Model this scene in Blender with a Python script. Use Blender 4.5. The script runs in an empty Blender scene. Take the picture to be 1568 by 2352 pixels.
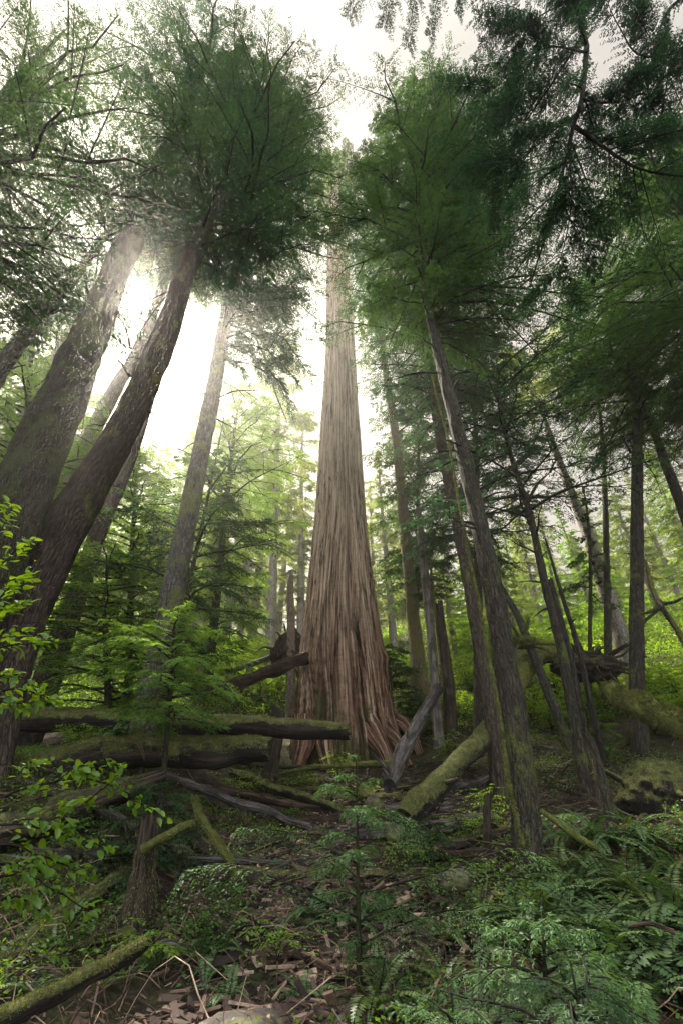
import bpy, math, random
import numpy as np
from mathutils import Vector

sc = bpy.context.scene
COL = sc.collection
R = math.radians
# ------------------------------------------------------------------ camera
CAM = np.array([0.0, 0.0, 1.6])
PITCH = R(33.0)
FP = 16.0 / 36.0 * 2352.0            # focal length in pixels of a 1568 x 2352 picture
cam = bpy.data.cameras.new('camera')
cam.sensor_fit = 'VERTICAL'; cam.sensor_height = 36.0; cam.lens = 16.0
cam.clip_start = 0.05; cam.clip_end = 2000
co = bpy.data.objects.new('camera', cam); COL.objects.link(co)
co.location = CAM; co.rotation_euler = (R(90) + PITCH, 0, 0)
sc.camera = co
# ------------------------------------------------------------------ light
SUN_DIR = np.array([-.415, .601, .910]); SUN_DIR /= np.linalg.norm(SUN_DIR)
EXPOSURE = 2.32
SKY_AHEAD, SKY_FILL = 1.18, 7.8  # second value: added front fill from the unseen sky behind the camera
sc.view_settings.view_transform = 'Standard'; sc.view_settings.look = 'None'
sc.view_settings.exposure = EXPOSURE; sc.view_settings.gamma = 1.0
w = bpy.data.worlds.new('World'); sc.world = w; w.use_nodes = True
nt = w.node_tree; nt.nodes.clear()
sky = nt.nodes.new('ShaderNodeTexSky'); sky.sky_type = 'NISHITA'; sky.sun_disc = False
sky.sun_elevation = math.asin(SUN_DIR[2]); sky.sun_rotation = math.atan2(SUN_DIR[0], SUN_DIR[1])
sky.air_density = 1.5; sky.dust_density = 5.0
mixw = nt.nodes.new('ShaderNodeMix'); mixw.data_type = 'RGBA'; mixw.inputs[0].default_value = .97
# overcast veil: even and cream over the valley ahead, with cool bright fill added high up and behind
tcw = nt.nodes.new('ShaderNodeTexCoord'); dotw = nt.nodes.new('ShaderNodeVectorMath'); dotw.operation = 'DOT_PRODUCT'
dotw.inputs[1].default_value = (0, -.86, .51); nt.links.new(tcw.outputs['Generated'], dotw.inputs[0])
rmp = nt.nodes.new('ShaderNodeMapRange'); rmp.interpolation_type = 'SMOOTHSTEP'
rmp.inputs[1].default_value = .30; rmp.inputs[2].default_value = .85; rmp.inputs[3].default_value = SKY_AHEAD; rmp.inputs[4].default_value = SKY_FILL
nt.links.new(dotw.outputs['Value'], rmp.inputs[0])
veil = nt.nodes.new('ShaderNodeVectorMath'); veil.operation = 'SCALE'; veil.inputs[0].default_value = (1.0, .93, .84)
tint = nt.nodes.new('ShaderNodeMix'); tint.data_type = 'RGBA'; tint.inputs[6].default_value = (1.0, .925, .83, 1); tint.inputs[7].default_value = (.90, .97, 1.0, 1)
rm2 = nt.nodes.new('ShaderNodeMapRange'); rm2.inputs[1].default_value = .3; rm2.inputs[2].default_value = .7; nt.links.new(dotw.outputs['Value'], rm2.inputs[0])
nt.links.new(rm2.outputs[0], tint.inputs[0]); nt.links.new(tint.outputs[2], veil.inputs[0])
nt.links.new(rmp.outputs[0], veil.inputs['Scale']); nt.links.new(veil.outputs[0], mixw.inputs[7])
bgn = nt.nodes.new('ShaderNodeBackground'); bgn.inputs[1].default_value = .10
wo = nt.nodes.new('ShaderNodeOutputWorld')
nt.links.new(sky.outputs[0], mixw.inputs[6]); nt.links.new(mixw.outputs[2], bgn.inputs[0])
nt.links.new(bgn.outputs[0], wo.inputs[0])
sl = bpy.data.lights.new('sun', 'SUN'); sl.energy = 5.0; sl.angle = R(3.0); sl.color = (1, .90, .74)
so = bpy.data.objects.new('sun', sl); COL.objects.link(so)
so.rotation_euler = Vector(SUN_DIR).to_track_quat('Z', 'Y').to_euler()
so.location = (-30, 40, 80)
# render settings that only concern noise and time
cy = sc.cycles
cy.max_bounces = 7; cy.diffuse_bounces = 4; cy.glossy_bounces = 2; cy.transmission_bounces = 4
cy.volume_bounces = 1; cy.transparent_max_bounces = 8
cy.caustics_reflective = False; cy.caustics_refractive = False
cy.use_denoising = True
cy.use_adaptive_sampling = True; cy.adaptive_threshold = 0.02

# ------------------------------------------------------------------ pixel -> world
def ray(px, py):
    u = (px - 784) / FP; v = (1176 - py) / FP
    c, s = math.cos(PITCH), math.sin(PITCH)
    return np.array([u, c - v * s, s + v * c])
def P(px, py, Y):
    r = ray(px, py); return CAM + r * (Y / r[1])
def D(px, py, Y):                     # metres covered by one pixel there
    return Y / ray(px, py)[1] / FP

# ------------------------------------------------------------------ noise
def _h(ix, iy, iz):
    n = (ix.astype(np.int64) * 73856093) ^ (iy.astype(np.int64) * 19349663) ^ (iz.astype(np.int64) * 83492791)
    n = (n ^ (n >> 13)) * 1274126177 & 0x7fffffff
    n = (n ^ (n >> 16)) * 668265263 & 0x7fffffff
    return (n & 0xffff) / 32767.5 - 1.0
def vn(p):
    p = np.asarray(p, float); i = np.floor(p); f = p - i; f = f * f * (3 - 2 * f); i = i.astype(np.int64)
    r = 0
    for a in (0, 1):
        for b in (0, 1):
            for c in (0, 1):
                wgt = (f[:, 0] if a else 1 - f[:, 0]) * (f[:, 1] if b else 1 - f[:, 1]) * (f[:, 2] if c else 1 - f[:, 2])
                r = r + wgt * _h(i[:, 0] + a, i[:, 1] + b, i[:, 2] + c)
    return r
def fbm(p, o=4):
    p = np.asarray(p, float); r = 0; a = 1.0
    for k in range(o):
        r = r + a * vn(p * 2.0 ** k + 17.3 * k); a *= .5
    return r
def sstep(a, b, x):
    t = np.clip((x - a) / (b - a), 0, 1); return t * t * (3 - 2 * t)

# ------------------------------------------------------------------ terrain
TY = [-400, -40, 0, 3, 5, 7, 9, 11, 13, 15, 17, 19, 21, 24, 27, 35, 50, 80, 120, 200, 400]
TZ = [-6, -1.7, 0, 0, .12, .45, .75, .95, 1.2, 1.75, 2.3, 2.85, 3.5, 4.6, 6.2, 10, 16, 27, 38, 55, 80]
def terr(x, y, detail=True):
    x = np.atleast_1d(np.asarray(x, float)); y = np.atleast_1d(np.asarray(y, float))
    z = np.interp(y, TY, TZ)
    z = z + sstep(-1.5, -6, x) * 1.5 * sstep(6, 10, y) * sstep(40, 20, y)
    z = z + np.clip(-x - 4, 0, 60) * .10 * sstep(16, 30, y)
    z = z + np.clip(x - 2.5, 0, 12) * .19 * sstep(5, 11, y) + np.clip(x - 14, 0, 60) * .12
    z = z - .35 * np.exp(-((x + 1.5) ** 2 / 5 + (y - 7.5) ** 2 / 3))
    if detail:
        q = np.stack([x, y, np.zeros_like(x)], 1)
        z = z + .16 * fbm(q * .55, 3) * sstep(1.5, 5, y) + .05 * fbm(q * 2.6 + 9, 2)
        z = z + .8 * fbm(q * .08 + 3, 2) * sstep(22, 40, y)
    return z
def T(x, y): return float(terr(x, y)[0])
def G(px, py, far=90):                # point of the ground seen at a pixel
    r = ray(px, py); k = np.linspace(2.0, far, 1500); p = CAM[None] + r[None] * k[:, None]
    d = p[:, 2] - terr(p[:, 0], p[:, 1]); i = np.argmax(d < 0)
    if d[i] >= 0: i = len(k) - 1
    q = p[i]; return np.array([q[0], q[1], T(q[0], q[1])])

# ------------------------------------------------------------------ materials
def lin(c): return tuple(c) + (1,)
class NT:
    def __init__(s, name):
        s.m = bpy.data.materials.new(name); s.m.use_nodes = True; s.t = s.m.node_tree; s.t.nodes.clear()
        s.out = s.n('ShaderNodeOutputMaterial')
    def n(s, ty, **kw):
        nd = s.t.nodes.new(ty)
        for k, v in kw.items():
            if hasattr(v, 'node'): s.t.links.new(v, nd.inputs[k])
            elif k in nd.inputs.keys(): nd.inputs[k].default_value = v
            else: setattr(nd, k, v)
        return nd
    def noise(s, vec, scale, detail=4, rough=.6):
        return s.n('ShaderNodeTexNoise', Vector=vec, Scale=scale, Detail=detail, Roughness=rough).outputs['Fac']
    def ramp(s, fac, stops):
        nd = s.t.nodes.new('ShaderNodeValToRGB'); s.t.links.new(fac, nd.inputs[0]); e = nd.color_ramp.elements
        while len(e) < len(stops): e.new(.5)
        for k, (p, c) in enumerate(stops):
            e[k].position = p; e[k].color = lin(c) if not isinstance(c, (int, float)) else (c, c, c, 1)
        return nd.outputs[0]
    def mix(s, fac, a, b, mode='MIX'):
        nd = s.t.nodes.new('ShaderNodeMix'); nd.data_type = 'RGBA'; nd.blend_type = mode
        for i, v in ((0, fac), (6, a), (7, b)):
            if hasattr(v, 'node'): s.t.links.new(v, nd.inputs[i])
            else: nd.inputs[i].default_value = v if i == 0 else lin(v)
        return nd.outputs[2]
    def math(s, op, a, b=0.0, c=0.0):
        nd = s.t.nodes.new('ShaderNodeMath'); nd.operation = op
        for i, v in enumerate((a, b, c)):
            if hasattr(v, 'node'): s.t.links.new(v, nd.inputs[i])
            else: nd.inputs[i].default_value = v
        return nd.outputs[0]
    def scaled(s, vec, sx, sy, sz):
        nd = s.t.nodes.new('ShaderNodeVectorMath'); nd.operation = 'MULTIPLY'
        s.t.links.new(vec, nd.inputs[0]); nd.inputs[1].default_value = (sx, sy, sz); return nd.outputs[0]
    def bc(s): return s.n('ShaderNodeAttribute', attribute_name='bc').outputs['Vector']
    def surf(s, col, rough=.85, height=None, bump=.5, dist=.03, spec=.25):
        p = s.n('ShaderNodeBsdfPrincipled')
        s.t.links.new(col, p.inputs['Base Color']) if hasattr(col, 'node') else None
        p.inputs['Roughness'].default_value = rough; p.inputs['Specular IOR Level'].default_value = spec
        if height is not None:
            b = s.n('ShaderNodeBump', Strength=bump, Distance=dist, Height=height)
            s.t.links.new(b.outputs[0], p.inputs['Normal'])
        s.t.links.new(p.outputs[0], s.out.inputs[0]); return s.m

def bark(name, dark, mid, light, moss=.3, plate=(16, 16, 5), mossc=((.035, .045, .012), (.11, .12, .03)), bump=.9):
    s = NT(name); v = s.bc()
    vs = s.scaled(v, *plate)
    warp = s.n('ShaderNodeTexNoise', Vector=v, Scale=7.0, Detail=5.0)
    vv = s.n('ShaderNodeVectorMath', operation='ADD'); s.t.links.new(vs, vv.inputs[0]); s.t.links.new(warp.outputs['Color'], vv.inputs[1])
    vo = s.n('ShaderNodeTexVoronoi', Vector=vv.outputs[0], Scale=1.0, feature='DISTANCE_TO_EDGE').outputs['Distance']
    n1 = s.noise(s.scaled(v, 9, 9, 2.2), 1.6, 6, .7)
    n2 = s.noise(v, .7, 4, .6)
    crack = s.ramp(vo, [(0.0, 0.0), (.16, 1.0)])
    h = s.math('ADD', s.math('MULTIPLY', crack, .6), s.math('MULTIPLY', n1, .9))
    col = s.ramp(n1, [(.28, dark), (.5, mid), (.74, light)])
    col = s.mix(s.math('MULTIPLY', s.math('SUBTRACT', 1.0, crack), .55), col, tuple(.35 * c for c in dark))
    # moss grows in patches
    mn = s.math('ADD', s.noise(v, 1.6, 6, .7), s.math('MULTIPLY', n2, .6))
    mask = s.ramp(mn, [(.90 - .28 * moss, 0.0), (1.02 - .28 * moss, 1.0)])
    mc = s.ramp(s.noise(v, 24, 4, .7), [(.3, mossc[0]), (.7, mossc[1])])
    col = s.mix(mask, col, mc)
    h = s.math('ADD', h, s.math('MULTIPLY', mask, s.noise(v, 45, 3, .7)))
    return s.surf(col, .9, h, bump, .05, .2)

def cedar_bark():
    s = NT('cedar_bark'); v = s.bc()
    sep = s.n('ShaderNodeSeparateXYZ', Vector=v)
    f1 = s.noise(s.scaled(v, 6, 6, .24), 1.0, 6, .62)
    ck = s.n('ShaderNodeTexNoise', Vector=s.scaled(v, 4.5, 4.5, .17), Scale=1.0, Detail=3.0, Roughness=.55).outputs['Fac']
    line = s.ramp(s.math('ABSOLUTE', s.math('SUBTRACT', ck, .5)), [(.0, 0.0), (.028, 1.0)])
    ck2 = s.n('ShaderNodeTexNoise', Vector=s.scaled(v, 8.5, 8.5, .30), Scale=1.0, Detail=3.0, Roughness=.55).outputs['Fac']
    line2 = s.ramp(s.math('ABSOLUTE', s.math('SUBTRACT', ck2, .5)), [(.0, 0.0), (.035, 1.0)])
    line = s.math('ADD', line, s.math('MULTIPLY', s.math('SUBTRACT', line2, 1.0), .7))
    f2 = s.noise(s.scaled(v, 12, 12, .30), 1.0, 4, .6)
    wr = s.noise(s.scaled(v, 2.5, 2.5, 9), 1.0, 3, .6)
    big = s.noise(s.scaled(v, .9, .9, .16), 1.0, 4, .6)
    h = s.math('ADD', s.math('ADD', f1, s.math('MULTIPLY', f2, .6)), s.math('ADD', s.math('MULTIPLY', s.math('SUBTRACT', line, 1.0), .24), s.math('MULTIPLY', s.math('SUBTRACT', wr, .5), .18)))
    red = s.ramp(h, [(.52, (.009, .005, .004)), (.66, (.080, .038, .023)), (.84, (.19, .106, .066)), (1.05, (.40, .28, .21))])
    grey = s.ramp(h, [(.52, (.05, .036, .025)), (.64, (.26, .178, .118)), (.80, (.47, .345, .245)), (1.0, (.66, .53, .41))])
    up = s.math('ADD', s.math('MULTIPLY', sep.outputs[2], .056), s.math('MULTIPLY', big, .9))
    col = s.mix(s.ramp(up, [(.62, 0.0), (1.25, 1.0)]), red, grey)
    mn = s.math('ADD', s.noise(v, .95, 6, .68), s.math('ADD', s.math('MULTIPLY', sep.outputs[2], -.045), s.math('MULTIPLY', s.math('SUBTRACT', 3.0, sep.outputs[0]), .035)))
    mask = s.ramp(mn, [(.40, 0.0), (.52, 1.0)])
    mc = s.ramp(s.noise(v, 18, 5, .7), [(.3, (.016, .019, .007)), (.7, (.07, .072, .022))])
    col = s.mix(s.math('MULTIPLY', mask, .85), col, mc)
    return s.surf(col, .9, h, 1.0, .14, .2)

def wood(name, dark, mid, light, stretch=(40, 40, 2.2), top=0.0, mossc=((.016, .02, .007), (.06, .066, .02), (.13, .135, .042))):
    s = NT(name); v = s.bc()
    f = s.noise(s.scaled(v, *stretch), 1.0, 6, .72); g = s.noise(s.scaled(v, 9, 9, .9), 1.0, 4, .6)
    n2 = s.noise(v, 2.3, 5, .65)
    ck = s.n('ShaderNodeTexNoise', Vector=s.scaled(v, stretch[0] * .45, stretch[1] * .45, stretch[2] * .35), Scale=1.0, Detail=3.0).outputs['Fac']
    line = s.ramp(s.math('ABSOLUTE', s.math('SUBTRACT', ck, .5)), [(.0, 0.0), (.05, 1.0)])
    h = s.math('ADD', s.math('ADD', s.math('MULTIPLY', f, .7), s.math('MULTIPLY', g, .7)), s.math('MULTIPLY', s.math('SUBTRACT', line, 1.0), .3))
    col = s.ramp(h, [(.48, dark), (.72, mid), (.95, light)])
    col = s.mix(s.ramp(n2, [(.44, 0.0), (.62, .85)]), col, dark)
    hh = h
    if top:
        nz = s.n('ShaderNodeSeparateXYZ', Vector=s.n('ShaderNodeNewGeometry').outputs['Normal']).outputs[2]
        mk = s.math('ADD', s.math('MULTIPLY', nz, .55), s.math('ADD', s.noise(v, 3.1, 5, .7), (top - 1.0)))
        mask = s.ramp(mk, [(.42, 0.0), (.56, 1.0)])
        mc = s.ramp(s.math('ADD', s.math('MULTIPLY', s.noise(v, 30, 4, .75), .6), s.math('MULTIPLY', s.noise(v, 6, 3, .6), .4)), [(.36, mossc[0]), (.5, mossc[1]), (.64, mossc[2])])
        col = s.mix(mask, col, mc); hh = s.math('ADD', h, s.math('MULTIPLY', mask, s.math('MULTIPLY', s.noise(v, 34, 4, .75), 1.4)))
    return s.surf(col, .88, hh, 1.0, .05, .2)

def mossy(name, c0, c1, c2):
    s = NT(name); v = s.bc()
    f = s.noise(v, 7, 6, .7); g = s.noise(v, 38, 4, .7)
    col = s.ramp(s.math('ADD', s.math('MULTIPLY', f, .7), s.math('MULTIPLY', g, .3)), [(.34, c0), (.5, c1), (.66, c2)])
    return s.surf(col, .95, s.math('ADD', f, g), 1.0, .06, .1)

def leaf(name, c0, c1, tr, trans=.45, gloss=.06, rough=.4):
    s = NT(name)
    g = s.n('ShaderNodeNewGeometry')
    rnd = g.outputs['Random Per Island']
    pos = s.n('ShaderNodeTexCoord').outputs['Object']
    cl = s.noise(pos, .55, 3, .6)
    fac = s.math('ADD', s.math('MULTIPLY', rnd, .55), s.math('MULTIPLY', s.ramp(cl, [(.32, 0.0), (.68, 1.0)]), .5))
    col = s.mix(fac, c0, c1)
    d = s.n('ShaderNodeBsdfDiffuse'); s.t.links.new(col, d.inputs['Color'])
    t = s.n('ShaderNodeBsdfTranslucent'); s.t.links.new(s.mix(1.0, col, tr, 'MULTIPLY'), t.inputs['Color'])
    m1 = s.n('ShaderNodeMixShader', Fac=trans); s.t.links.new(d.outputs[0], m1.inputs[1]); s.t.links.new(t.outputs[0], m1.inputs[2])
    gl = s.n('ShaderNodeBsdfGlossy', Roughness=rough); gl.inputs['Color'].default_value = (.6, .68, .72, 1)
    m2 = s.n('ShaderNodeMixShader', Fac=gloss); s.t.links.new(m1.outputs[0], m2.inputs[1]); s.t.links.new(gl.outputs[0], m2.inputs[2])
    s.t.links.new(m2.outputs[0], s.out.inputs[0]); return s.m

M = {}
M['cedar_bark'] = cedar_bark()
M['bark_dark'] = bark('bark_dark', (.010, .008, .006), (.034, .027, .021), (.088, .072, .058), .12, (13, 13, 3.2))
M['bark_moss'] = bark('bark_moss', (.009, .007, .006), (.026, .02, .016), (.062, .05, .042), .55, mossc=((.018, .022, .008), (.055, .06, .018)))
M['bark_grey'] = bark('bark_grey', (.014, .012, .011), (.052, .046, .040), (.145, .132, .116), .30, (13, 13, 5))
M['bark_scaly'] = bark('bark_scaly', (.013, .009, .007), (.048, .034, .027), (.12, .09, .074), .12, (13, 13, 3.2), ((.05, .055, .015), (.15, .145, .045)))
M['bark_gold'] = bark('bark_gold', (.04, .034, .026), (.13, .11, .08), (.28, .24, .18), .62, (11, 11, 4), ((.07, .06, .016), (.20, .165, .05)))
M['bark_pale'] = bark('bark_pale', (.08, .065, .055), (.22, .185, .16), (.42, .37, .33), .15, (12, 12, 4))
M['wood_grey'] = wood('wood_grey', (.02, .016, .014), (.095, .08, .072), (.25, .22, .20), top=.42)
M['wood_bare'] = wood('wood_bare', (.025, .02, .018), (.10, .085, .08), (.26, .23, .215))
M['snag_grey'] = wood('snag_grey', (.05, .042, .038), (.17, .145, .125), (.34, .30, .27), (30, 30, 1.2))
M['wood_red'] = wood('wood_red', (.012, .008, .006), (.062, .034, .025), (.17, .10, .075), top=.34)
M['wood_rot'] = wood('wood_rot', (.012, .009, .007), (.045, .03, .021), (.12, .08, .055), (22, 22, 4), top=.62)
M['wood_dark'] = wood('wood_dark', (.010, .007, .006), (.036, .025, .02), (.095, .068, .053), top=.40)
M['log_moss'] = wood('log_moss', (.008, .006, .005), (.03, .021, .017), (.085, .062, .048), top=.90, mossc=((.022, .026, .008), (.085, .09, .026), (.19, .19, .06)))
M['twig'] = wood('twig', (.008, .006, .005), (.022, .017, .014), (.05, .04, .032), (9, 9, 3))
M['moss'] = mossy('moss', (.022, .026, .008), (.075, .082, .022), (.16, .165, .05))
M['moss_bright'] = mossy('moss_bright', (.04, .046, .012), (.12, .13, .034), (.23, .235, .075))
M['moss_leaf'] = leaf('moss_leaf', (.05, .055, .015), (.17, .17, .05), (1.2, 1.2, .7), .3, .02, .6)
M['needle'] = leaf('needle', (.018, .046, .019), (.052, .090, .030), (1.4, 1.5, .7), .46, .02, .6)
M['needle_blue'] = leaf('needle_blue', (.012, .038, .023), (.036, .074, .034), (1.3, 1.5, .9), .44, .02, .6)
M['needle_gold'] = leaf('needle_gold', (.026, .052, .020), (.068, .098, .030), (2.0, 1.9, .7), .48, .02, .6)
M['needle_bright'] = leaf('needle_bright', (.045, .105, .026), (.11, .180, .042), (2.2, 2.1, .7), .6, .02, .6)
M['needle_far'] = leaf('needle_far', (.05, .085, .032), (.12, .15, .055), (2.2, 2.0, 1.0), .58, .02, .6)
M['cedar_leaf'] = leaf('cedar_leaf', (.030, .075, .022), (.078, .138, .038), (1.3, 1.4, .6), .42, .025, .6)
M['fern'] = leaf('fern', (.036, .076, .023), (.092, .145, .042), (1.2, 1.4, .6), .32, .035, .55)
M['dead_frond'] = leaf('dead_frond', (.05, .028, .014), (.15, .09, .045), (1.2, 1.1, .8), .3, .02, .6)
M['fern_yellow'] = leaf('fern_yellow', (.05, .085, .018), (.12, .15, .03), (1.3, 1.4, .6), .35, .08, .4)
M['broad'] = leaf('broad', (.05, .115, .014), (.135, .225, .026), (2.5, 2.1, .5), .55, .035, .35)
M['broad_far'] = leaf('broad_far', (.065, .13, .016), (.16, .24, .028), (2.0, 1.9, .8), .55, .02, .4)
M['broad_dark'] = leaf('broad_dark', (.03, .075, .018), (.08, .15, .028), (2.2, 2.1, .6), .5, .03, .35)

def ground_mat():
    s = NT('forest_soil'); v = s.n('ShaderNodeTexCoord').outputs['Object']
    a = s.noise(v, .55, 5, .65); b = s.noise(v, 5, 8, .75); c = s.noise(v, 30, 5, .75)
    h = s.math('ADD', b, s.math('MULTIPLY', c, .6))
    col = s.ramp(h, [(.55, (.007, .005, .004)), (.78, (.022, .015, .011)), (1.0, (.07, .048, .035))])
    grn = s.ramp(h, [(.55, (.012, .014, .006)), (.8, (.04, .045, .014)), (1.0, (.10, .10, .03))])
    col = s.mix(s.ramp(a, [(.45, 0.0), (.62, 1.0)]), col, grn)
    return s.surf(col, .95, h, 1.0, .08, .15)
M['soil'] = ground_mat()
def litter_mat():
    s = NT('litter'); r = s.n('ShaderNodeNewGeometry').outputs['Random Per Island']
    n = s.noise(s.n('ShaderNodeTexCoord').outputs['Object'], 12, 4, .7)
    col = s.ramp(r, [(0.0, (.014, .009, .007)), (.4, (.055, .034, .026)), (.7, (.13, .075, .055)), (.9, (.25, .16, .115)), (1.0, (.40, .29, .22))])
    col = s.mix(s.ramp(n, [(.35, .6), (.6, 0.0)]), col, (.02, .014, .011))
    return s.surf(col, .85, n, .4, .01, .25)
M['litter'] = litter_mat()
def stone_mat():
    s = NT('stone'); v = s.n('ShaderNodeTexCoord').outputs['Object']
    n = s.noise(v, 9, 7, .7); n2 = s.noise(v, 2.2, 3, .6)
    col = s.ramp(n, [(.3, (.012, .009, .008)), (.5, (.036, .027, .023)), (.72, (.08, .066, .058))])
    col = s.mix(s.ramp(n2, [(.5, 0.0), (.62, .8)]), col, (.07, .075, .025))
    return s.surf(col, .85, n, .7, .02, .3)
M['stone'] = stone_mat()

# ------------------------------------------------------------------ mesh collector
class MB:
    def __init__(s, origin=(0, 0, 0)):
        s.o = np.array(origin, float); s.V = []; s.B = []; s.F = []; s.n = 0
    def add(s, V, F, mat=0, bc=None, smooth=True):
        V = np.asarray(V, float); F = np.asarray(F, np.int64)
        if len(F) == 0: return
        s.V.append(V); s.B.append(V if bc is None else np.asarray(bc, float)); s.F.append((F + s.n, mat, smooth)); s.n += len(V)
    def build(s, name, mats, parent=None):
        if not s.V: return None
        if not isinstance(mats, (list, tuple)): mats = [mats]
        V = np.concatenate(s.V) - s.o; B = np.concatenate(s.B)
        loops = np.concatenate([f.ravel() for f, _, _ in s.F])
        tot = np.concatenate([np.full(len(f), f.shape[1]) for f, _, _ in s.F])
        mi = np.concatenate([np.full(len(f), m) for f, m, _ in s.F]); sm = np.concatenate([np.full(len(f), k) for f, _, k in s.F])
        me = bpy.data.meshes.new(name)
        me.vertices.add(len(V)); me.vertices.foreach_set('co', V.astype(np.float32).ravel())
        me.loops.add(len(loops)); me.loops.foreach_set('vertex_index', loops.astype(np.int32))
        me.polygons.add(len(tot)); st = np.concatenate([[0], np.cumsum(tot)[:-1]])
        me.polygons.foreach_set('loop_start', st.astype(np.int32)); me.polygons.foreach_set('loop_total', tot.astype(np.int32))
        me.polygons.foreach_set('material_index', mi.astype(np.int32)); me.polygons.foreach_set('use_smooth', sm.astype(bool))
        at = me.attributes.new('bc', 'FLOAT_VECTOR', 'POINT'); at.data.foreach_set('vector', B.astype(np.float32).ravel())
        for m in mats: me.materials.append(M[m])
        me.update(calc_edges=True)
        o = bpy.data.objects.new(name, me); COL.objects.link(o)
        if parent is None: o.location = s.o
        else: o.parent = parent
        return o
def tag(o, label=None, cat=None, group=None, kind=None):
    if label: o['label'] = label
    if cat: o['category'] = cat
    if group: o['group'] = group
    if kind: o['kind'] = kind
    return o
def empty(name, loc, label, cat, group=None):
    o = bpy.data.objects.new(name, None); COL.objects.link(o); o.location = loc; o.empty_display_size = .2
    return tag(o, label, cat, group)
def copy_tree(o, parent=None):
    c = o.copy(); COL.objects.link(c); c.parent = parent
    for ch in list(o.children): copy_tree(ch, c)
    return c

# ------------------------------------------------------------------ shapes
def smooth_path(pts, n):
    pts = np.asarray(pts, float)
    if len(pts) == 2: t = np.linspace(0, 1, n)[:, None]; return pts[0] * (1 - t) + pts[1] * t
    e = np.concatenate([[2 * pts[0] - pts[1]], pts, [2 * pts[-1] - pts[-2]]])
    seg = np.linspace(0, len(pts) - 1 - 1e-6, n); i = seg.astype(int); t = (seg - i)[:, None]
    a, b, c, d = e[i], e[i + 1], e[i + 2], e[i + 3]
    return .5 * (2 * b + (c - a) * t + (2 * a - 5 * b + 4 * c - d) * t ** 2 + (3 * b - a - 3 * c + d) * t ** 3)
def frames(p):
    t = np.gradient(p, axis=0); t /= np.linalg.norm(t, axis=1)[:, None] + 1e-9
    ref = np.array([0, 1, 0.]) if abs(t[0][1]) < .8 else np.array([1, 0, 0.])
    u = np.empty_like(p); prev = np.cross(ref, t[0]); prev /= np.linalg.norm(prev)
    for i in range(len(p)):
        prev = prev - t[i] * prev.dot(t[i]); prev /= np.linalg.norm(prev) + 1e-9; u[i] = prev
    return t, u, np.cross(t, u)
def tube(mb, pts, rad, sides=8, n=None, mat=0, rough=0.0, rs=3.0, seed=0, cap0=False, cap1=True, jag=0.0, mod=None, fine=0.0):
    """tapered tube through pts; rough/fine = lumps of the surface, jag = splintered end"""
    pts = np.asarray(pts, float); rad = np.asarray(rad, float)
    n = n or len(pts)
    if n != len(pts):
        rad = np.interp(np.linspace(0, len(rad) - 1, n), np.arange(len(rad)), rad); pts = smooth_path(pts, n)
    t, u, v = frames(pts)
    L = np.concatenate([[0], np.cumsum(np.linalg.norm(np.diff(pts, axis=0), axis=1))])
    th = np.linspace(0, 2 * np.pi, sides, endpoint=False)
    c, s = np.cos(th), np.sin(th)
    TH = np.tile(th, n); LL = np.repeat(L, sides)
    q = np.stack([np.cos(TH), np.sin(TH), LL * .35 / max(.02, rad.max())], 1)
    k = np.ones(n * sides)
    if rough: k = k + rough * fbm(q * rs * .5 + seed * 7.7, 3)
    if fine: k = k + fine * vn(np.stack([np.cos(TH) * 9, np.sin(TH) * 9, LL * 3.0 + seed], 1))
    if mod is not None: k = k * mod(TH, LL)
    rr = (rad[:, None] * k.reshape(n, sides))
    V = pts[:, None, :] + rr[..., None] * (c[None, :, None] * u[:, None, :] + s[None, :, None] * v[:, None, :])
    rm = rad.max()
    B = np.stack([np.tile(c * rm, n), np.tile(s * rm, n), LL], 1) + np.array([seed * 3.1, seed * 1.7, 0])
    if jag:
        V[-1] += t[-1] * (np.abs(vn(np.stack([c * 3, s * 3, np.zeros(sides) + seed], 1))) * jag)[:, None]
        V[-1] += t[-1] * (jag * .5 * np.abs(np.sin(th * 5 + seed)))[:, None]
    V = V.reshape(-1, 3)
    i = np.arange(n - 1)[:, None] * sides; j = np.arange(sides)[None]; j2 = (j + 1) % sides
    F = np.stack([i + j, i + j2, i + sides + j2, i + sides + j], -1).reshape(-1, 4)
    mb.add(V, F, mat, B)
    for on, row, flip in ((cap0, 0, True), (cap1, n - 1, False)):
        if not on: continue
        ring = V[row * sides:(row + 1) * sides]; cen = ring.mean(0) - (t[row] * jag * .6 if jag and row else 0)
        W = np.concatenate([ring, [cen]]); jj = np.arange(sides); k2 = (jj + 1) % sides
        Fc = np.stack([k2, jj, np.full(sides, sides)] if flip else [jj, k2, np.full(sides, sides)], -1)
        Bc = np.concatenate([B[row * sides:(row + 1) * sides], [[0, 0, L[row]]]])
        mb.add(W, Fc, mat, Bc, smooth=False)
    return V, F
def rnd_dirs(rng, n):
    d = rng.normal(size=(n, 3)); return d / np.linalg.norm(d, axis=1)[:, None]
def norm(a): return a / (np.linalg.norm(a, axis=-1, keepdims=True) + 1e-9)
def rhombs(mb, p, d, nrm, ln, wd, mat=0, fold=0.0):
    """many lens shaped leaves: base p, direction d, face normal nrm"""
    w_ = norm(np.cross(nrm, d)) * wd[:, None] * .5
    m_ = p + d * (ln * .45)[:, None]
    V = np.stack([p, m_ + w_ + nrm * (fold * wd)[:, None] if fold else m_ + w_, p + d * ln[:, None], m_ - w_ + nrm * (fold * wd)[:, None] if fold else m_ - w_], 1).reshape(-1, 3)
    F = np.arange(len(p) * 4).reshape(-1, 4)
    mb.add(V, F, mat, smooth=False)
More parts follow.
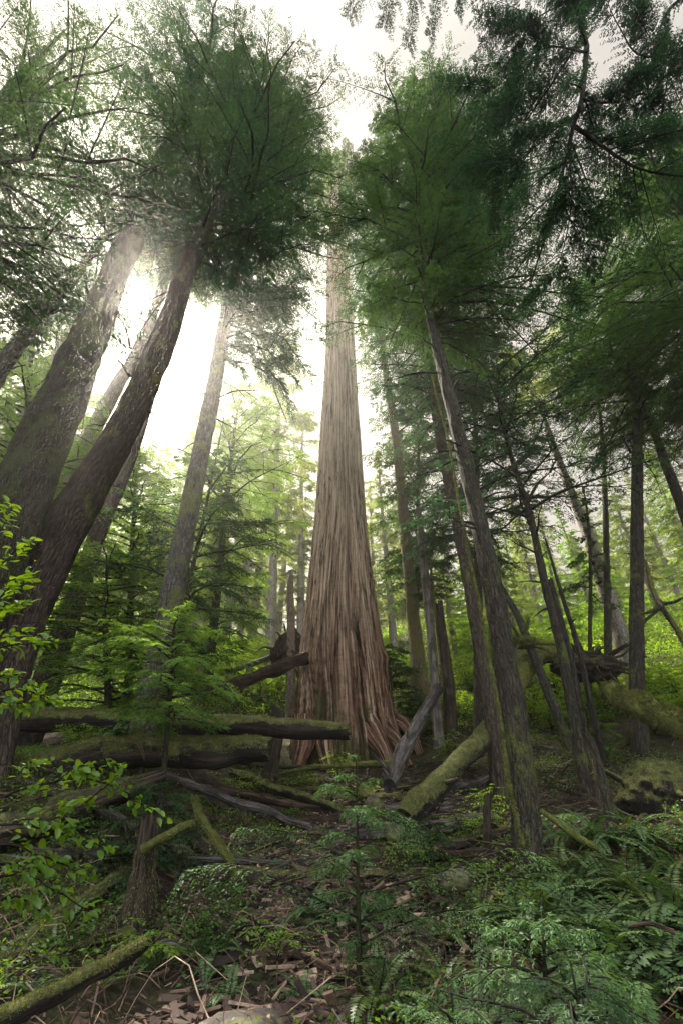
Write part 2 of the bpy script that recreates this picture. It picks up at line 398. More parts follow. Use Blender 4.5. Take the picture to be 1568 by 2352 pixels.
def ovals(mb, p, d, nrm, ln, wd, mat=0):
    """broad leaves of eight faces worth of outline, folded along the midrib and drooping at the tip"""
    s_ = norm(np.cross(nrm, d)); nn = norm(np.cross(d, s_))
    prof = [(0, 0), (.22, .36), (.52, .5), (.80, .33), (1.0, 0.0)]
    mid = [p + d * (ln * a)[:, None] - nn * (ln * .22 * a * a)[:, None] for a, _ in prof]
    L_ = [mid[k] + s_ * (wd * prof[k][1])[:, None] + nn * (wd * .18 * prof[k][1] * 2)[:, None] for k in (1, 2, 3)]
    R_ = [mid[k] - s_ * (wd * prof[k][1])[:, None] + nn * (wd * .18 * prof[k][1] * 2)[:, None] for k in (1, 2, 3)]
    V = np.stack(mid + L_ + R_, 1)                    # 11 per leaf
    k = np.arange(len(p))[:, None] * 11
    Q = np.concatenate([k + np.array([[1, 2, 6, 5]]), k + np.array([[2, 3, 7, 6]]), k + np.array([[2, 1, 8, 9]]), k + np.array([[3, 2, 9, 10]])])
    Tt = np.concatenate([k + np.array([[0, 1, 5]]), k + np.array([[1, 0, 8]]), k + np.array([[3, 4, 7]]), k + np.array([[4, 3, 10]])])
    V = V.reshape(-1, 3); n0 = mb.n
    mb.add(V, Q, mat, smooth=True)
    mb.F.append((Tt + n0, mat, True))
def spray(mb, curve, W, K, m, leaf_, rng, mat=0, droop=.25, lw=.27, fwd=.55, start=.1, lift=.0, tip=.55, twigs=None):
    """flat conifer foliage along a limb: K twigs on alternating sides, m pairs of leaf sprays on each"""
    curve = np.asarray(curve, float); n = len(curve)
    t = np.clip(np.linspace(start, 1, K) + rng.normal(0, .4 / K, K), 0, 1)
    f = t * (n - 1); i = np.minimum(f.astype(int), n - 2); a = (f - i)[:, None]
    p = curve[i] * (1 - a) + curve[i + 1] * a; tg = norm(curve[i + 1] - curve[i])
    side = norm(np.cross(tg, [0, 0, 1.]) + 1e-6)
    sg = np.where(np.arange(K) % 2 == 0, 1., -1.)[:, None]
    tl = W * np.minimum(1, (t - start) * 3.5 + .35) * (1 - tip * t ** 1.5) * rng.uniform(.6, 1.15, K)
    d = norm(tg * (fwd + .35 * t)[:, None] + side * sg * .8 + np.array([0, 0, 1.]) * (lift + rng.uniform(-.28, .10, K))[:, None])
    s = np.linspace(.08, 1, m)[None, :] + rng.normal(0, .02, (K, m))
    q = p[:, None, :] + d[:, None, :] * (tl[:, None] * s)[..., None]
    q[..., 2] -= droop * tl[:, None] * s ** 2
    cr = norm(np.cross(d, [0, 0, 1.]) + 1e-6)
    if twigs is not None:
        for k in range(K): tube(mb, q[k][::3] if m > 6 else q[k], np.linspace(.0035, .001, len(q[k][::3] if m > 6 else q[k])), 3, mat=twigs, cap1=False)
    out = []
    for sgn in (1, -1):
        dd = d[:, None, :] * .75 + sgn * cr[:, None, :] * .65 + rng.normal(0, .18, (K, m, 3)); dd[..., 2] -= droop * .9 * s
        nn = np.array([0, 0, 1.]) + rng.normal(0, .38, (K, m, 3))
        ln = leaf_ * (1.15 - .5 * s) * rng.uniform(.7, 1.3, (K, m))
        out.append((q.reshape(-1, 3), norm(dd).reshape(-1, 3), norm(nn).reshape(-1, 3), ln.ravel()))
    pp, dd, nn, ln = [np.concatenate(z) for z in zip(*out)]
    rhombs(mb, pp, dd, nn, ln, ln * lw, mat)
    return p, d, tl
def at_len(path, L, h):
    h = np.clip(h, 0, L[-1]); k = np.searchsorted(L, h) - 1; k = np.clip(k, 0, len(path) - 2)
    a = (h - L[k]) / (L[k + 1] - L[k] + 1e-9); return path[k] * (1 - a) + path[k + 1] * a
def crown(mb, path, z0, z1, n, Lmax, rng, shape='cone', up=.15, dr=.35, K=24, m=6, leaf_=.2, Wr=.32, lm=0, wm=1, lrad=.012, az0=None, droop=.25, lmin=.12, sides=4, gap=0.0):
    """limbs with foliage between heights z0 and z1 (m along the trunk)"""
    path = np.asarray(path, float); L = np.concatenate([[0], np.cumsum(np.linalg.norm(np.diff(path, axis=0), axis=1))])
    az = rng.uniform(0, 6.28)
    for k in range(n):
        f = (k + rng.uniform(0, 1)) / n; h = z0 + (z1 - z0) * f
        az += 2.399 + rng.normal(0, .25)
        a_ = az if az0 is None else az0[0] + rng.uniform(-1, 1) * az0[1]
        if shape == 'cone': pr = (1 - f) ** .75
        elif shape == 'dome': pr = math.sqrt(max(0, 1 - (f * 1.02) ** 2)) * (.65 + .35 * min(1, f * 4))
        elif shape == 'spindle': pr = math.sin(math.pi * (.12 + .85 * f)) ** .7
        else: pr = 1.0
        Lb = Lmax * max(lmin, pr) * rng.choice([rng.uniform(.35, .7), rng.uniform(.7, 1.0), rng.uniform(.9, 1.25)])
        p0 = at_len(path, L, h); dh = np.array([math.cos(a_), math.sin(a_), 0]); sd = np.array([-dh[1], dh[0], 0])
        t = np.linspace(0, 1, 6)
        ben = rng.normal(0, .10)
        c = p0 + dh * (Lb * t)[:, None] + sd * (Lb * ben * t ** 2)[:, None]
        upk = up * rng.uniform(.5, 1.5) + .35 * f
        c[:, 2] += Lb * (upk * t - dr * rng.uniform(.5, 1.6) * t ** 2); c += rng.normal(0, .028 * Lb, (6, 3)) * t[:, None]
        r0 = lrad * Lb * 1.2 + .006
        tube(mb, c, np.linspace(r0, r0 * .22, 6), sides, mat=wm, cap1=False)
        if rng.uniform() < gap: continue
        Kk = max(8, int(K * (Lb / Lmax) ** .6))
        spray(mb, c, Lb * Wr, Kk, m, leaf_, rng, lm, droop)
        # a second limb that forks off gives depth to the bough
        if Lb > .45 * Lmax:
            for q in (1, -1):
                b0 = c[2] if q > 0 else c[3]; dd = norm(dh * .75 + sd * q * .65); l2 = Lb * rng.uniform(.35, .55)
                tt = np.linspace(0, 1, 4); c2 = b0 + dd * (l2 * tt)[:, None]; c2[:, 2] -= l2 * rng.uniform(.05, .4) * tt ** 2
                tube(mb, c2, np.linspace(r0 * .45, r0 * .12, 4), 3, mat=wm, cap1=False)
                spray(mb, c2, l2 * Wr * 1.3, max(6, Kk // 2), m, leaf_, rng, lm, droop)
def tufts(mb, V, F, n, rng, ln=.07, mat=0, zmin=-.2, hang=.7, seedz=None, lw=.17):
    n = int(n * 2.4); ln = ln * .62
    """short moss strands standing and hanging on a surface"""
    f = F[rng.integers(0, len(F), n)]; a, b, c, d = (V[f[:, k]] for k in range(4))
    u = rng.uniform(0, 1, (n, 1)); v = rng.uniform(0, 1, (n, 1))
    p = (a * (1 - u) + b * u) * (1 - v) + (d * (1 - u) + c * u) * v
    nr = norm(np.cross(b - a, d - a))
    keep = (nr[:, 2] > zmin) & (fbm(p * 2.2, 2) > -.35 + (seedz or 0)); p, nr = p[keep], nr[keep]; k = len(p)
    if not k: return
    side = 1 - np.clip(nr[:, 2:3], 0, 1)
    dd = norm(nr * (1 - .45 * side) + np.array([0, 0, -1.]) * hang * side * 1.4 + rng.normal(0, .35, (k, 3)))
    nn = norm(rnd_dirs(rng, k) + nr * .5)
    l = ln * rng.uniform(.5, 1.4, k)
    rhombs(mb, p - nr * .005, dd, nn, l, l * lw, mat)

# ================================================================== SETTING
def build_ground():
    g = np.linspace(-1, 1, 341); xs = np.sinh(g * 4.2) / np.sinh(4.2) * 300
    h = np.linspace(-1, 1, 421); ys = np.sinh(h * 4.0) / np.sinh(4.0) * 340 + 8
    X, Yy = np.meshgrid(xs, ys); x, y = X.ravel(), Yy.ravel()
    z = terr(x, y)
    near = sstep(45, 12, np.hypot(x, y - 8))
    q = np.stack([x, y, z], 1)
    z = z + near * (.08 * fbm(q * 3.5, 4) + .03 * np.abs(vn(q * 11))) - .02
    V = np.stack([x, y, z], 1); a = len(xs); i = np.arange(len(ys) - 1)[:, None] * a; j = np.arange(a - 1)[None]
    F = np.stack([i + j, i + j + 1, i + a + j + 1, i + a + j], -1).reshape(-1, 4)
    mb = MB(); mb.add(V, F)
    tag(mb.build('ground', 'soil'), 'dark forest floor rising up the hillside to the giant cedar', 'ground', kind='structure')
build_ground()

def pix_path(pix, Y):
    n = len(pix); Ys = np.linspace(Y, Y, n) if np.isscalar(Y) else np.linspace(Y[0], Y[1], n)
    pts = np.array([P(a, b, y) for (a, b, c), y in zip(pix, Ys)])
    rad = np.array([c * D(a, b, y) * .5 for (a, b, c), y in zip(pix, Ys)])
    return pts, rad
def to_ground(pts, rad, flare=1.25, sink=.35):
    sink = sink + rad[0] * 1.3
    d = pts[0] - pts[1]; d = d / abs(d[2]) if abs(d[2]) > 1e-3 else np.array([0, 0, -1.])
    d[2] = -1; d[:2] = np.clip(d[:2], -.3, .3); p = pts[0].copy()
    for _ in range(200):
        if p[2] < T(p[0], p[1]) - sink: break
        p = p + d * .05
    if np.linalg.norm(p - pts[0]) > .1:
        pts = np.concatenate([[p], pts]); rad = np.concatenate([[rad[0] * flare], rad])
    return pts, rad
def extend(pts, rad, up, r1=.02, lean=(0, 0)):
    d = pts[-1] - pts[-2]; d = d / np.linalg.norm(d); d = d * .6 + np.array([lean[0], lean[1], 1.]) * .4; d /= np.linalg.norm(d)
    return np.concatenate([pts, [pts[-1] + d * up * .5, pts[-1] + d * up * .5 + (d * .5 + np.array([lean[0], lean[1], 1.]) * .5) * up * .5]]), np.concatenate([rad, [rad[-1] * .62, r1]])
def tree(name, label, cat, pix, Y, bk, up=0, cr=None, group=None, sides=18, rough=.10, fine=.03, flare=1.3, seed=1, snag=False, stubs=(), lean=(0, 0), leafm='needle', ground=True, jag=.5, moss=0, crowns=None, ws=.82, dead=0):
    """standing tree: trunk through picture points, crown given by heights above the base"""
    rng = np.random.default_rng(seed * 101 + 7)
    pts, rad = pix_path(pix, Y); rad = rad * ws
    if ground: pts, rad = to_ground(pts, rad, flare)
    base = pts[0].copy(); base[2] = max(base[2], T(base[0], base[1]) - .1)
    root = empty(name, base, label, cat, group)
    if up: pts, rad = extend(pts, rad, up, lean=lean)
    n = int(max(12, min(140, np.linalg.norm(pts[-1] - pts[0]) / .22)))
    mb = MB(base)
    def mod(th, l): return 1 + .28 * np.exp(-l / (rad[0] * 2.2)) * (.5 + .5 * np.sin(th * 5 + seed)) if flare > 1.15 else 1 + 0 * th
    V, F = tube(mb, pts, rad, sides, n, rough=rough, seed=seed, jag=jag * rad[-1] * 3 if snag else 0, mod=mod, fine=fine)
    mb.build('trunk', bk, root)
    if moss:
        mm = MB(base); tufts(mm, V, F, moss, rng, .07, 0, -.6, .8, .05); mm.build('moss', 'moss_leaf', root)
    path = smooth_path(pts, 60)
    for c in (crowns or ([cr] if cr else [])):
        c = dict(c); mb = MB(base); lm = c.pop('leaf', leafm); crown(mb, path, rng=rng, **c)
        mb.build('crown', [lm, 'twig'], root)
    L = np.concatenate([[0], np.cumsum(np.linalg.norm(np.diff(path, axis=0), axis=1))])
    cs = crowns or ([cr] if cr else [])
    if dead and cs:
        zc = min(c['z0'] for c in cs)
        for k in range(dead):
            hh = zc * rng.uniform(.45, 1.05); a_ = rng.uniform(0, 6.28); l = rng.uniform(.25, 1.0) * (1 + 1.2 * (hh > zc * .8)); o_ = at_len(path, L, hh); dh = np.array([math.cos(a_), math.sin(a_), 0])
            t = np.linspace(0, 1, 6)[:, None]; c_ = o_ + dh * l * t + np.array([0, 0, 1.]) * l * (rng.uniform(-.2, .5) * t - rng.uniform(.1, .6) * t ** 2) + rng.normal(0, .03 * l, (6, 3)) * t
            mb = MB(base); tube(mb, c_, np.linspace(.035, .008, 6), 5, 9, rough=.3, seed=k)
            if k % 2: tube(mb, [c_[3], c_[3] + (dh * .5 + [-dh[1] * .5, dh[0] * .5, -.3]) * l * .4], [.014, .004], 4)
            mb.build('dead_branch', 'twig', root)
    for k, (sx, sy, ex, ey, wd) in enumerate(stubs):       # dead branches, given by two picture points
        yy = Y if np.isscalar(Y) else Y[0] + (Y[1] - Y[0]) * .5
        a = P(sx, sy, yy); b = P(ex, ey, yy - .15 * (k % 3)); m_ = (a + b) / 2 + np.array([0, 0, rng.uniform(-.12, .12)]) * np.linalg.norm(b - a)
        mb = MB(base); r = wd * D(sx, sy, yy) * .5
        tube(mb, [a, m_, b], [r, r * .75, r * .35], 6, 8, rough=.25, seed=seed + k); mb.build('dead_branch', 'bark_moss' if wd > 8 else 'twig', root)
    root['_p'] = 0; del root['_p']
    return root, path

# ------------------------------------------------------------------ the giant cedar
def giant_cedar():
    rows = [(460, 757, 783), (520, 754, 792), (600, 750, 803), (700, 749, 810), (800, 748, 815), (900, 742, 821), (1000, 735, 828), (1100, 729, 834), (1200, 722, 841),
            (1300, 712, 853), (1400, 701, 868), (1500, 690, 884), (1560, 685, 896), (1610, 682, 906), (1650, 679, 914), (1690, 673, 926)]
    Y = 21.0
    C = []; Rr = []
    for y, l, r in rows[::-1]:
        C.append(P((l + r) / 2, y, Y)); Rr.append((r - l) * .5 * D((l + r) / 2, y, Y))
    C = np.array(C); Rr = np.array(Rr)
    C = np.concatenate([[C[0] - [0, 0, 2.8]], C, [C[-1] + [.1, 0, 4.5]], [C[-1] + [0, 0, 9.5]]])
    Rr = np.concatenate([[Rr[0] * 1.14], Rr, [Rr[-1] * .5, .05]])
    n = 620; sides = 460
    hk = C[:, 2]; hh = np.concatenate([np.linspace(hk[0], hk[0] + 14, 360), np.linspace(hk[0] + 14, hk[-1], n - 359)[1:]])
    cx = np.interp(hh, hk, C[:, 0]); cyy = np.interp(hh, hk, C[:, 1]); rr = np.interp(hh, hk, Rr)
    base = np.array([C[0][0], Y, T(C[0][0], Y) - .2])
    th = np.linspace(0, 2 * np.pi, sides, endpoint=False)
    TH, HH = np.meshgrid(th, hh); TH = TH.ravel(); HH = HH.ravel(); RR = np.repeat(rr, sides)
    z = HH - base[2]; c, s = np.cos(TH), np.sin(TH)
    low = np.exp(-np.clip(z, 0, 99) / 2.6)
    # slow spiral warp so the flutes wander
    tw = TH + .16 * vn(np.stack([c * 1.2, s * 1.2, z * .16], 1)) + .03 * z * low
    cw, sw = np.cos(tw), np.sin(tw)
    # buttress flutes: deep at the foot, shallow higher
    f1 = vn(np.stack([cw * 2.1, sw * 2.1, z * .05 + 3], 1)); f2 = vn(np.stack([cw * 4.6, sw * 4.6, z * .07 + 9], 1)); f3 = vn(np.stack([cw * 10, sw * 10, z * .10], 1))
    rid = lambda q: 1 - 2 * np.abs(q)
    k = 1 + (.08 + .24 * low) * f1 * .6 + (.04 + .15 * low) * rid(f2) * .75 + (.018 + .05 * low) * rid(f3)
    # long fissures
    for t0, wd, dp, z0, z1 in ((-1.26, .085, .20, 1.2, 20), (-1.10, .05, .09, .3, 30), (-1.62, .035, .06, 0, 12), (-2.1, .05, .07, 0, 24), (-.55, .06, .10, 0, 22), (-2.6, .06, .10, 0, 9), (-1.85, .025, .05, 8, 40), (-.85, .03, .06, 9, 40)):
        dth = (tw - t0 + np.pi) % (2 * np.pi) - np.pi
        k -= dp * np.exp(-(dth / wd) ** 2) * sstep(z0 - .6, z0 + .8, z) * sstep(z1 + 3, z1 - 3, z)
    k = k / (1 + .16 * low)
    # the dark hollow above the foot
    dth = (TH + 1.22 + np.pi) % (2 * np.pi) - np.pi
    k -= .26 * np.exp(-(dth / .085) ** 2 - ((z - 5.2) / .42) ** 2)
    # a burl on the right flank, knots
    for t0, z0, a, b, am in ((-.30, 4.0, .26, .40, .10), (-1.95, 5.5, .06, .16, .05), (-1.98, 4.6, .06, .14, .05), (-1.6, 3.0, .35, .35, .05), (-2.9, 2.2, .3, .7, .10)):
        dth = (TH - t0 + np.pi) % (2 * np.pi) - np.pi
        k += am * np.exp(-(dth / a) ** 2 - ((z - z0) / b) ** 2)
    # fibrous strips of bark and wrinkles across the swelling foot
    R0 = np.maximum(RR, .3)
    st = vn(np.stack([cw * 15, sw * 15, z * .13], 1)); st2 = vn(np.stack([cw * 36, sw * 36, z * .4 + 40], 1))
    rad = RR * k + (.10 * rid(st) + .045 * rid(st2)) * np.minimum(1, RR / .8) + .022 * sstep(9, 2, z) * np.sin(z * 16 + 3 * f2 + 2 * st) * (vn(np.stack([c * 3, s * 3, z * .7], 1)) > -.1)
    # keep the outline of every height at the measured width, whatever the flutes do
    X_ = (c * rad).reshape(n, sides); fr = rr / X_.max(1); fl = rr / -X_.min(1)
    ker = np.hanning(41); ker /= ker.sum(); sm_ = lambda a: np.convolve(np.pad(a, 20, mode='edge'), ker, 'valid')
    fr, fl = sm_(fr), sm_(fl); rad = rad * (np.repeat(fr, sides) * (1 + c) / 2 + np.repeat(fl, sides) * (1 - c) / 2)
    V = np.stack([np.repeat(cx, sides) + c * rad, np.repeat(cyy, sides) + s * rad, HH], 1)
    B = np.stack([cw * 2.0 + 3, sw * 2.0, z], 1)
    i = np.arange(n - 1)[:, None] * sides; j = np.arange(sides)[None]; j2 = (j + 1) % sides
    F = np.stack([i + j, i + j2, i + sides + j2, i + sides + j], -1).reshape(-1, 4)
    root = empty('giant_cedar', base, 'colossal red cedar with fluted fibrous trunk, by far the widest tree', 'tree')
    mb = MB(base); mb.add(V, F, 0, B); mb.build('trunk', 'cedar_bark', root)
    rng = np.random.default_rng(5)
    for pl, yy, w0, w1 in (([(874, 1610), (905, 1648), (936, 1672), (962, 1692)], (21.6, 20.2), 40, 12), ([(858, 1645), (888, 1682), (916, 1708), (940, 1728)], (20.6, 19.2), 44, 14), ([(838, 1660), (866, 1705), (886, 1738), (898, 1768)], (19.9, 18.2), 52, 20),
                   ([(700, 1660), (694, 1710), (686, 1750), (676, 1782)], (20.0, 18.2), 60, 20), ([(748, 1680), (752, 1730), (760, 1770), (768, 1800)], (19.6, 17.6), 54, 16)):
        ys = np.linspace(yy[0], yy[1], len(pl)); pts = np.array([P(a, b, y) for (a, b), y in zip(pl, ys)])
        pts[-1][2] = min(pts[-1][2], T(*pts[-1][:2]) - .05)
        ww = np.linspace(w0, w1, len(pl)) * D(pl[0][0], pl[0][1], ys[0]) * .5
        mb = MB(base); tube(mb, pts, ww, 36, 60, rough=.30, rs=3.0, seed=len(root.children), fine=.06); mb.build('root', 'cedar_bark', root)
    # crown: sparse dead limbs and tufts near the top
    path = np.array([C[-4], C[-3], C[-2], C[-1]])
    mb = MB(base); crown(mb, path, 4.0, 16.0, 26, 3.6, rng, 'spindle', .1, .5, 22, 6, .34, .38, 0, 1, .012, droop=.5)
    mb.build('crown', ['needle_gold', 'twig'], root)
    for (a, b, c2, d, wd) in ((772, 500, 786, 440, 9), (768, 470, 760, 425, 9), (778, 560, 792, 528, 7)):
        p0 = P(a, b, 20.6); p1 = P(c2, d, 20.4)
        mb = MB(base); tube(mb, [p0, (p0 + p1) / 2 + [.5, -.1, 0], p1], [.20, .14, .04], 7, 10, rough=.25, seed=a); mb.build('dead_branch', 'bark_pale', root)
    # splinter hanging at the hollow
    p0 = P(812, 1410, 18.7)
    mb = MB(base); tube(mb, [p0, p0 + [.02, -.05, -.4], p0 + [.05, -.04, -.85]], [.05, .07, .015], 5, 6, rough=.2); mb.build('bark_splinter', 'wood_grey', root)
    return root
giant_cedar()

# ------------------------------------------------------------------ the named trunks
H = dict
tree('hemlock_tree', 'thickest dark mossy trunk, at the left edge behind the broadleaf shrub', 'tree',
     [(-70, 1400, 166), (20, 1211, 146), (108, 997, 122), (160, 880, 103), (223, 735, 80), (292, 568, 66), (345, 450, 56), (390, 340, 45)], 8.0, 'bark_moss', up=14, ws=.83, sides=40, rough=.16, fine=.05, dead=6, seed=1, moss=5000,
     crowns=[H(z0=27, z1=40, n=54, Lmax=4.2, shape='spindle', K=32, m=10, leaf_=0.129, leaf='needle_blue', droop=.35, dr=.45)], stubs=[(205, 600, 120, 640, 9), (300, 800, 275, 730, 7)])
tree('hemlock_tree', 'big brown scaly trunk leaning across the left, nearest of the left trunks', 'tree',
     [(-20, 1640, 140), (42, 1440, 128), (153, 1211, 112), (278, 997, 82), (343, 860, 72), (393, 735, 62), (447, 568, 46), (498, 480, 40)], 9.0, 'bark_scaly', up=17, ws=.83, sides=44, rough=.07, fine=.05, dead=12, seed=2,
     lean=(.06, 0), crowns=[H(z0=18.2, z1=37, n=120, Lmax=4.8, shape='dome', K=32, m=10, leaf_=0.125, leaf='needle', up=.25)], stubs=[(345, 900, 362, 868, 6), (352, 888, 368, 878, 5), (300, 865, 262, 815, 8), (290, 800, 258, 772, 6), (470, 640, 498, 632, 10)])
tree('hemlock_tree', 'grey mossy-edged trunk standing in front of the long suspended log', 'tree',
     [(330, 1690, 88), (345, 1600, 84), (390, 1400, 74), (440, 1150, 61), (490, 900, 50), (515, 750, 44), (545, 600, 40), (562, 520, 36)], 11.0, 'bark_grey', up=14, ws=.70, sides=40, rough=.09, fine=.05, dead=10, seed=3, moss=2500,
     crowns=[H(z0=13.8, z1=19.5, n=30, Lmax=3.1, shape='flat', az0=(-.25, 1.0), K=32, m=10, leaf_=0.122, leaf='needle_blue', up=.05, dr=.75), H(z0=19, z1=26, n=30, Lmax=5.6, shape='flat', K=32, m=10, leaf_=0.122, leaf='needle_blue', up=.05, dr=.4), H(z0=24, z1=36, n=100, Lmax=5.8, shape='dome', K=32, m=10, leaf_=0.129, leaf='needle')], stubs=[(560, 640, 640, 735, 10), (550, 560, 600, 610, 12)])
tree('hemlock_tree', 'sunlit brown trunk half hidden behind the big scaly leaning trunk', 'tree',
     [(190, 1330, 58), (232, 1211, 48), (291, 1068, 42), (335, 940, 36), (362, 850, 31)], 15.0, 'bark_scaly', up=12, ws=.74, sides=24, dead=8, seed=4, stubs=[(355, 880, 385, 930, 5), (385, 930, 402, 975, 4)],
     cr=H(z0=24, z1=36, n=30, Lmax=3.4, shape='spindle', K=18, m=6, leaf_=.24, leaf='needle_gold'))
tree('hemlock_tree', 'slender pale mossy trunk leaning right at the far left edge', 'tree',
     [(-60, 930, 52), (0, 850, 44), (60, 770, 36), (120, 695, 30), (175, 628, 24), (215, 580, 20)], 8.6, 'bark_grey', up=8, sides=20, seed=5, rough=.2, stubs=[(110, 720, 185, 690, 6), (35, 780, 70, 765, 5), (60, 745, 30, 708, 6), (20, 850, 60, 838, 5)],
     cr=H(z0=13, z1=22, n=40, Lmax=3.4, shape='spindle', K=18, m=6, leaf_=.2, leaf='needle_blue'))
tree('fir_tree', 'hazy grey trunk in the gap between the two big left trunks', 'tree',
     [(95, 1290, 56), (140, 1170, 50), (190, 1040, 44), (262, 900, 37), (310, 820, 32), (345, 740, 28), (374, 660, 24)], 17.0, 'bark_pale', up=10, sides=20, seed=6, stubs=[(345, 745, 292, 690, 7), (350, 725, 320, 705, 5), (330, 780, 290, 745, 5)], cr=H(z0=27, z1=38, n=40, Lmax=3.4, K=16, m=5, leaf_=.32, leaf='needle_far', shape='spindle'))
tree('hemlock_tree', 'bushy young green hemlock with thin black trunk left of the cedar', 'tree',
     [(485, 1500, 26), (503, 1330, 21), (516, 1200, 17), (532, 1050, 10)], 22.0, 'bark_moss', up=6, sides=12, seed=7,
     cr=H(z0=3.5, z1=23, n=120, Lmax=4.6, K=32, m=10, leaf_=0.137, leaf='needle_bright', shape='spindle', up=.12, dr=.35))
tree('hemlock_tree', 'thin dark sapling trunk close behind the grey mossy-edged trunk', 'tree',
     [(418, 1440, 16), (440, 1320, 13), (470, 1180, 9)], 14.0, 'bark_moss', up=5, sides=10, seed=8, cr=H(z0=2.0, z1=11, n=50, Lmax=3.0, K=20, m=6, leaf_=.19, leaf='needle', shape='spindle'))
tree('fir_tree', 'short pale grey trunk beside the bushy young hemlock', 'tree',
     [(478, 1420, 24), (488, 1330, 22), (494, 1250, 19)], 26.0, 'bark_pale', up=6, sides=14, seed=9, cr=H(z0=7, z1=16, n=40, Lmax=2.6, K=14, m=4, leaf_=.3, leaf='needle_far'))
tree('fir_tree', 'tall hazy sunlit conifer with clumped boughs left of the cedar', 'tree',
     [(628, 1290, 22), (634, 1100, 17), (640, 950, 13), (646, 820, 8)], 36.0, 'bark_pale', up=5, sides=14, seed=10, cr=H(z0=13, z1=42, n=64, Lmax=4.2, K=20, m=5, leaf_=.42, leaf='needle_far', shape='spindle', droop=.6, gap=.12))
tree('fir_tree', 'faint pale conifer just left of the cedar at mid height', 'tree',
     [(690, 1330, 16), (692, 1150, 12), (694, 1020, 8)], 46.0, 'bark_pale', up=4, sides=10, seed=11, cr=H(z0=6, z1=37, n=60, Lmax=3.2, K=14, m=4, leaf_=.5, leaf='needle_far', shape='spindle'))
tree('dead_snag', 'slim grey broken snag at the left foot of the cedar', 'snag',
     [(668, 1520, 20), (668, 1420, 17), (667, 1345, 14), (668, 1318, 8)], 23.5, 'bark_pale', ws=1.1, jag=.2, sides=14, seed=12, snag=True, flare=1.1, rough=.12, stubs=[(664, 1355, 655, 1385, 4)])
# right of the cedar
tree('alder_tree', 'tall golden lichen-covered trunk just right of the cedar', 'tree',
     [(960, 1520, 42), (952, 1450, 38), (932, 1250, 31), (908, 1000, 24), (892, 900, 20), (878, 800, 15)], 24.0, 'bark_gold', up=9, sides=24, rough=.14, dead=8, seed=13, moss=2000, stubs=[(908, 1000, 940, 975, 5), (915, 1030, 935, 1000, 5), (888, 840, 930, 830, 4), (886, 860, 915, 905, 3)],
     cr=H(z0=30, z1=40, n=30, Lmax=3.2, K=16, m=5, leaf_=.3, leaf='needle_gold'))
tree('dead_snag', 'tall bare grey snag with broken top beside the golden trunk', 'snag',
     [(997, 1570, 26), (988, 1450, 25), (976, 1330, 23), (966, 1230, 21), (960, 1172, 15)], 20.5, 'snag_grey', sides=22, seed=14, snag=True, flare=1.15, rough=.12, fine=.08)
tree('dead_snag', 'short rotten snag with flat broken top and red wood', 'snag',
     [(1034, 1640, 36), (1028, 1560, 31), (1016, 1460, 24), (1008, 1392, 21)], 17.5, 'wood_rot', sides=22, seed=15, snag=True, flare=1.2, rough=.15, fine=.08, moss=900)
tree('sapling', 'thin crooked stem between the two broken snags', 'tree',
     [(1010, 1500, 10), (998, 1400, 8), (988, 1300, 7), (985, 1255, 6), (992, 1215, 4)], 23.0, 'bark_gold', sides=8, seed=16, up=3, cr=H(z0=7, z1=13, n=22, Lmax=2.6, K=16, m=5, leaf_=.2, leaf='needle_blue', shape='dome'))
tree('hemlock_tree', 'straight brown trunk, rear one of the twin pair right of the cedar', 'tree',
     [(1146, 1790, 50), (1128, 1640, 45), (1072, 1310, 37), (1040, 1150, 33), (1010, 1000, 28), (975, 800, 20), (955, 690, 16)], 14.2, 'bark_scaly', up=9, sides=32, rough=.07, fine=.06, dead=12, seed=17,
     cr=H(z0=15.5, z1=33, n=120, Lmax=5.0, K=32, m=10, leaf_=0.125, leaf='needle_blue', shape='spindle'), stubs=[(985, 880, 950, 850, 4), (1030, 1120, 1015, 1105, 4)])
tree('hemlock_tree', 'front trunk of the twin pair, with mossy vine down its left edge', 'tree',
     [(1218, 1990, 84), (1202, 1840, 76), (1172, 1600, 66), (1126, 1330, 54), (1088, 1150, 45), (1040, 950, 36), (1002, 790, 28), (975, 650, 20)], 8.7, 'bark_dark', up=17, sides=40, rough=.08, fine=.06, dead=12, seed=18, moss=2500,
     crowns=[H(z0=14.2, z1=33.5, n=130, Lmax=3.5, K=32, m=10, leaf_=0.118, leaf='needle', shape='spindle', up=.2, dr=.45), H(z0=13.0, z1=31, n=95, Lmax=5.0, K=32, m=10, leaf_=0.118, leaf='needle', shape='spindle', up=.2, dr=.5, az0=(.1, 1.2))], lean=(.15, 0),
     stubs=[(1010, 735, 1028, 712, 5), (1015, 770, 1035, 745, 5), (1012, 745, 1040, 748, 4), (1040, 890, 1058, 868, 5), (1052, 925, 1080, 922, 6), (1090, 1040, 1022, 1010, 7), (1100, 1150, 1170, 1128, 7), (1120, 1180, 1200, 1140, 5), (1060, 990, 1110, 965, 5), (1030, 870, 1085, 848, 5)])
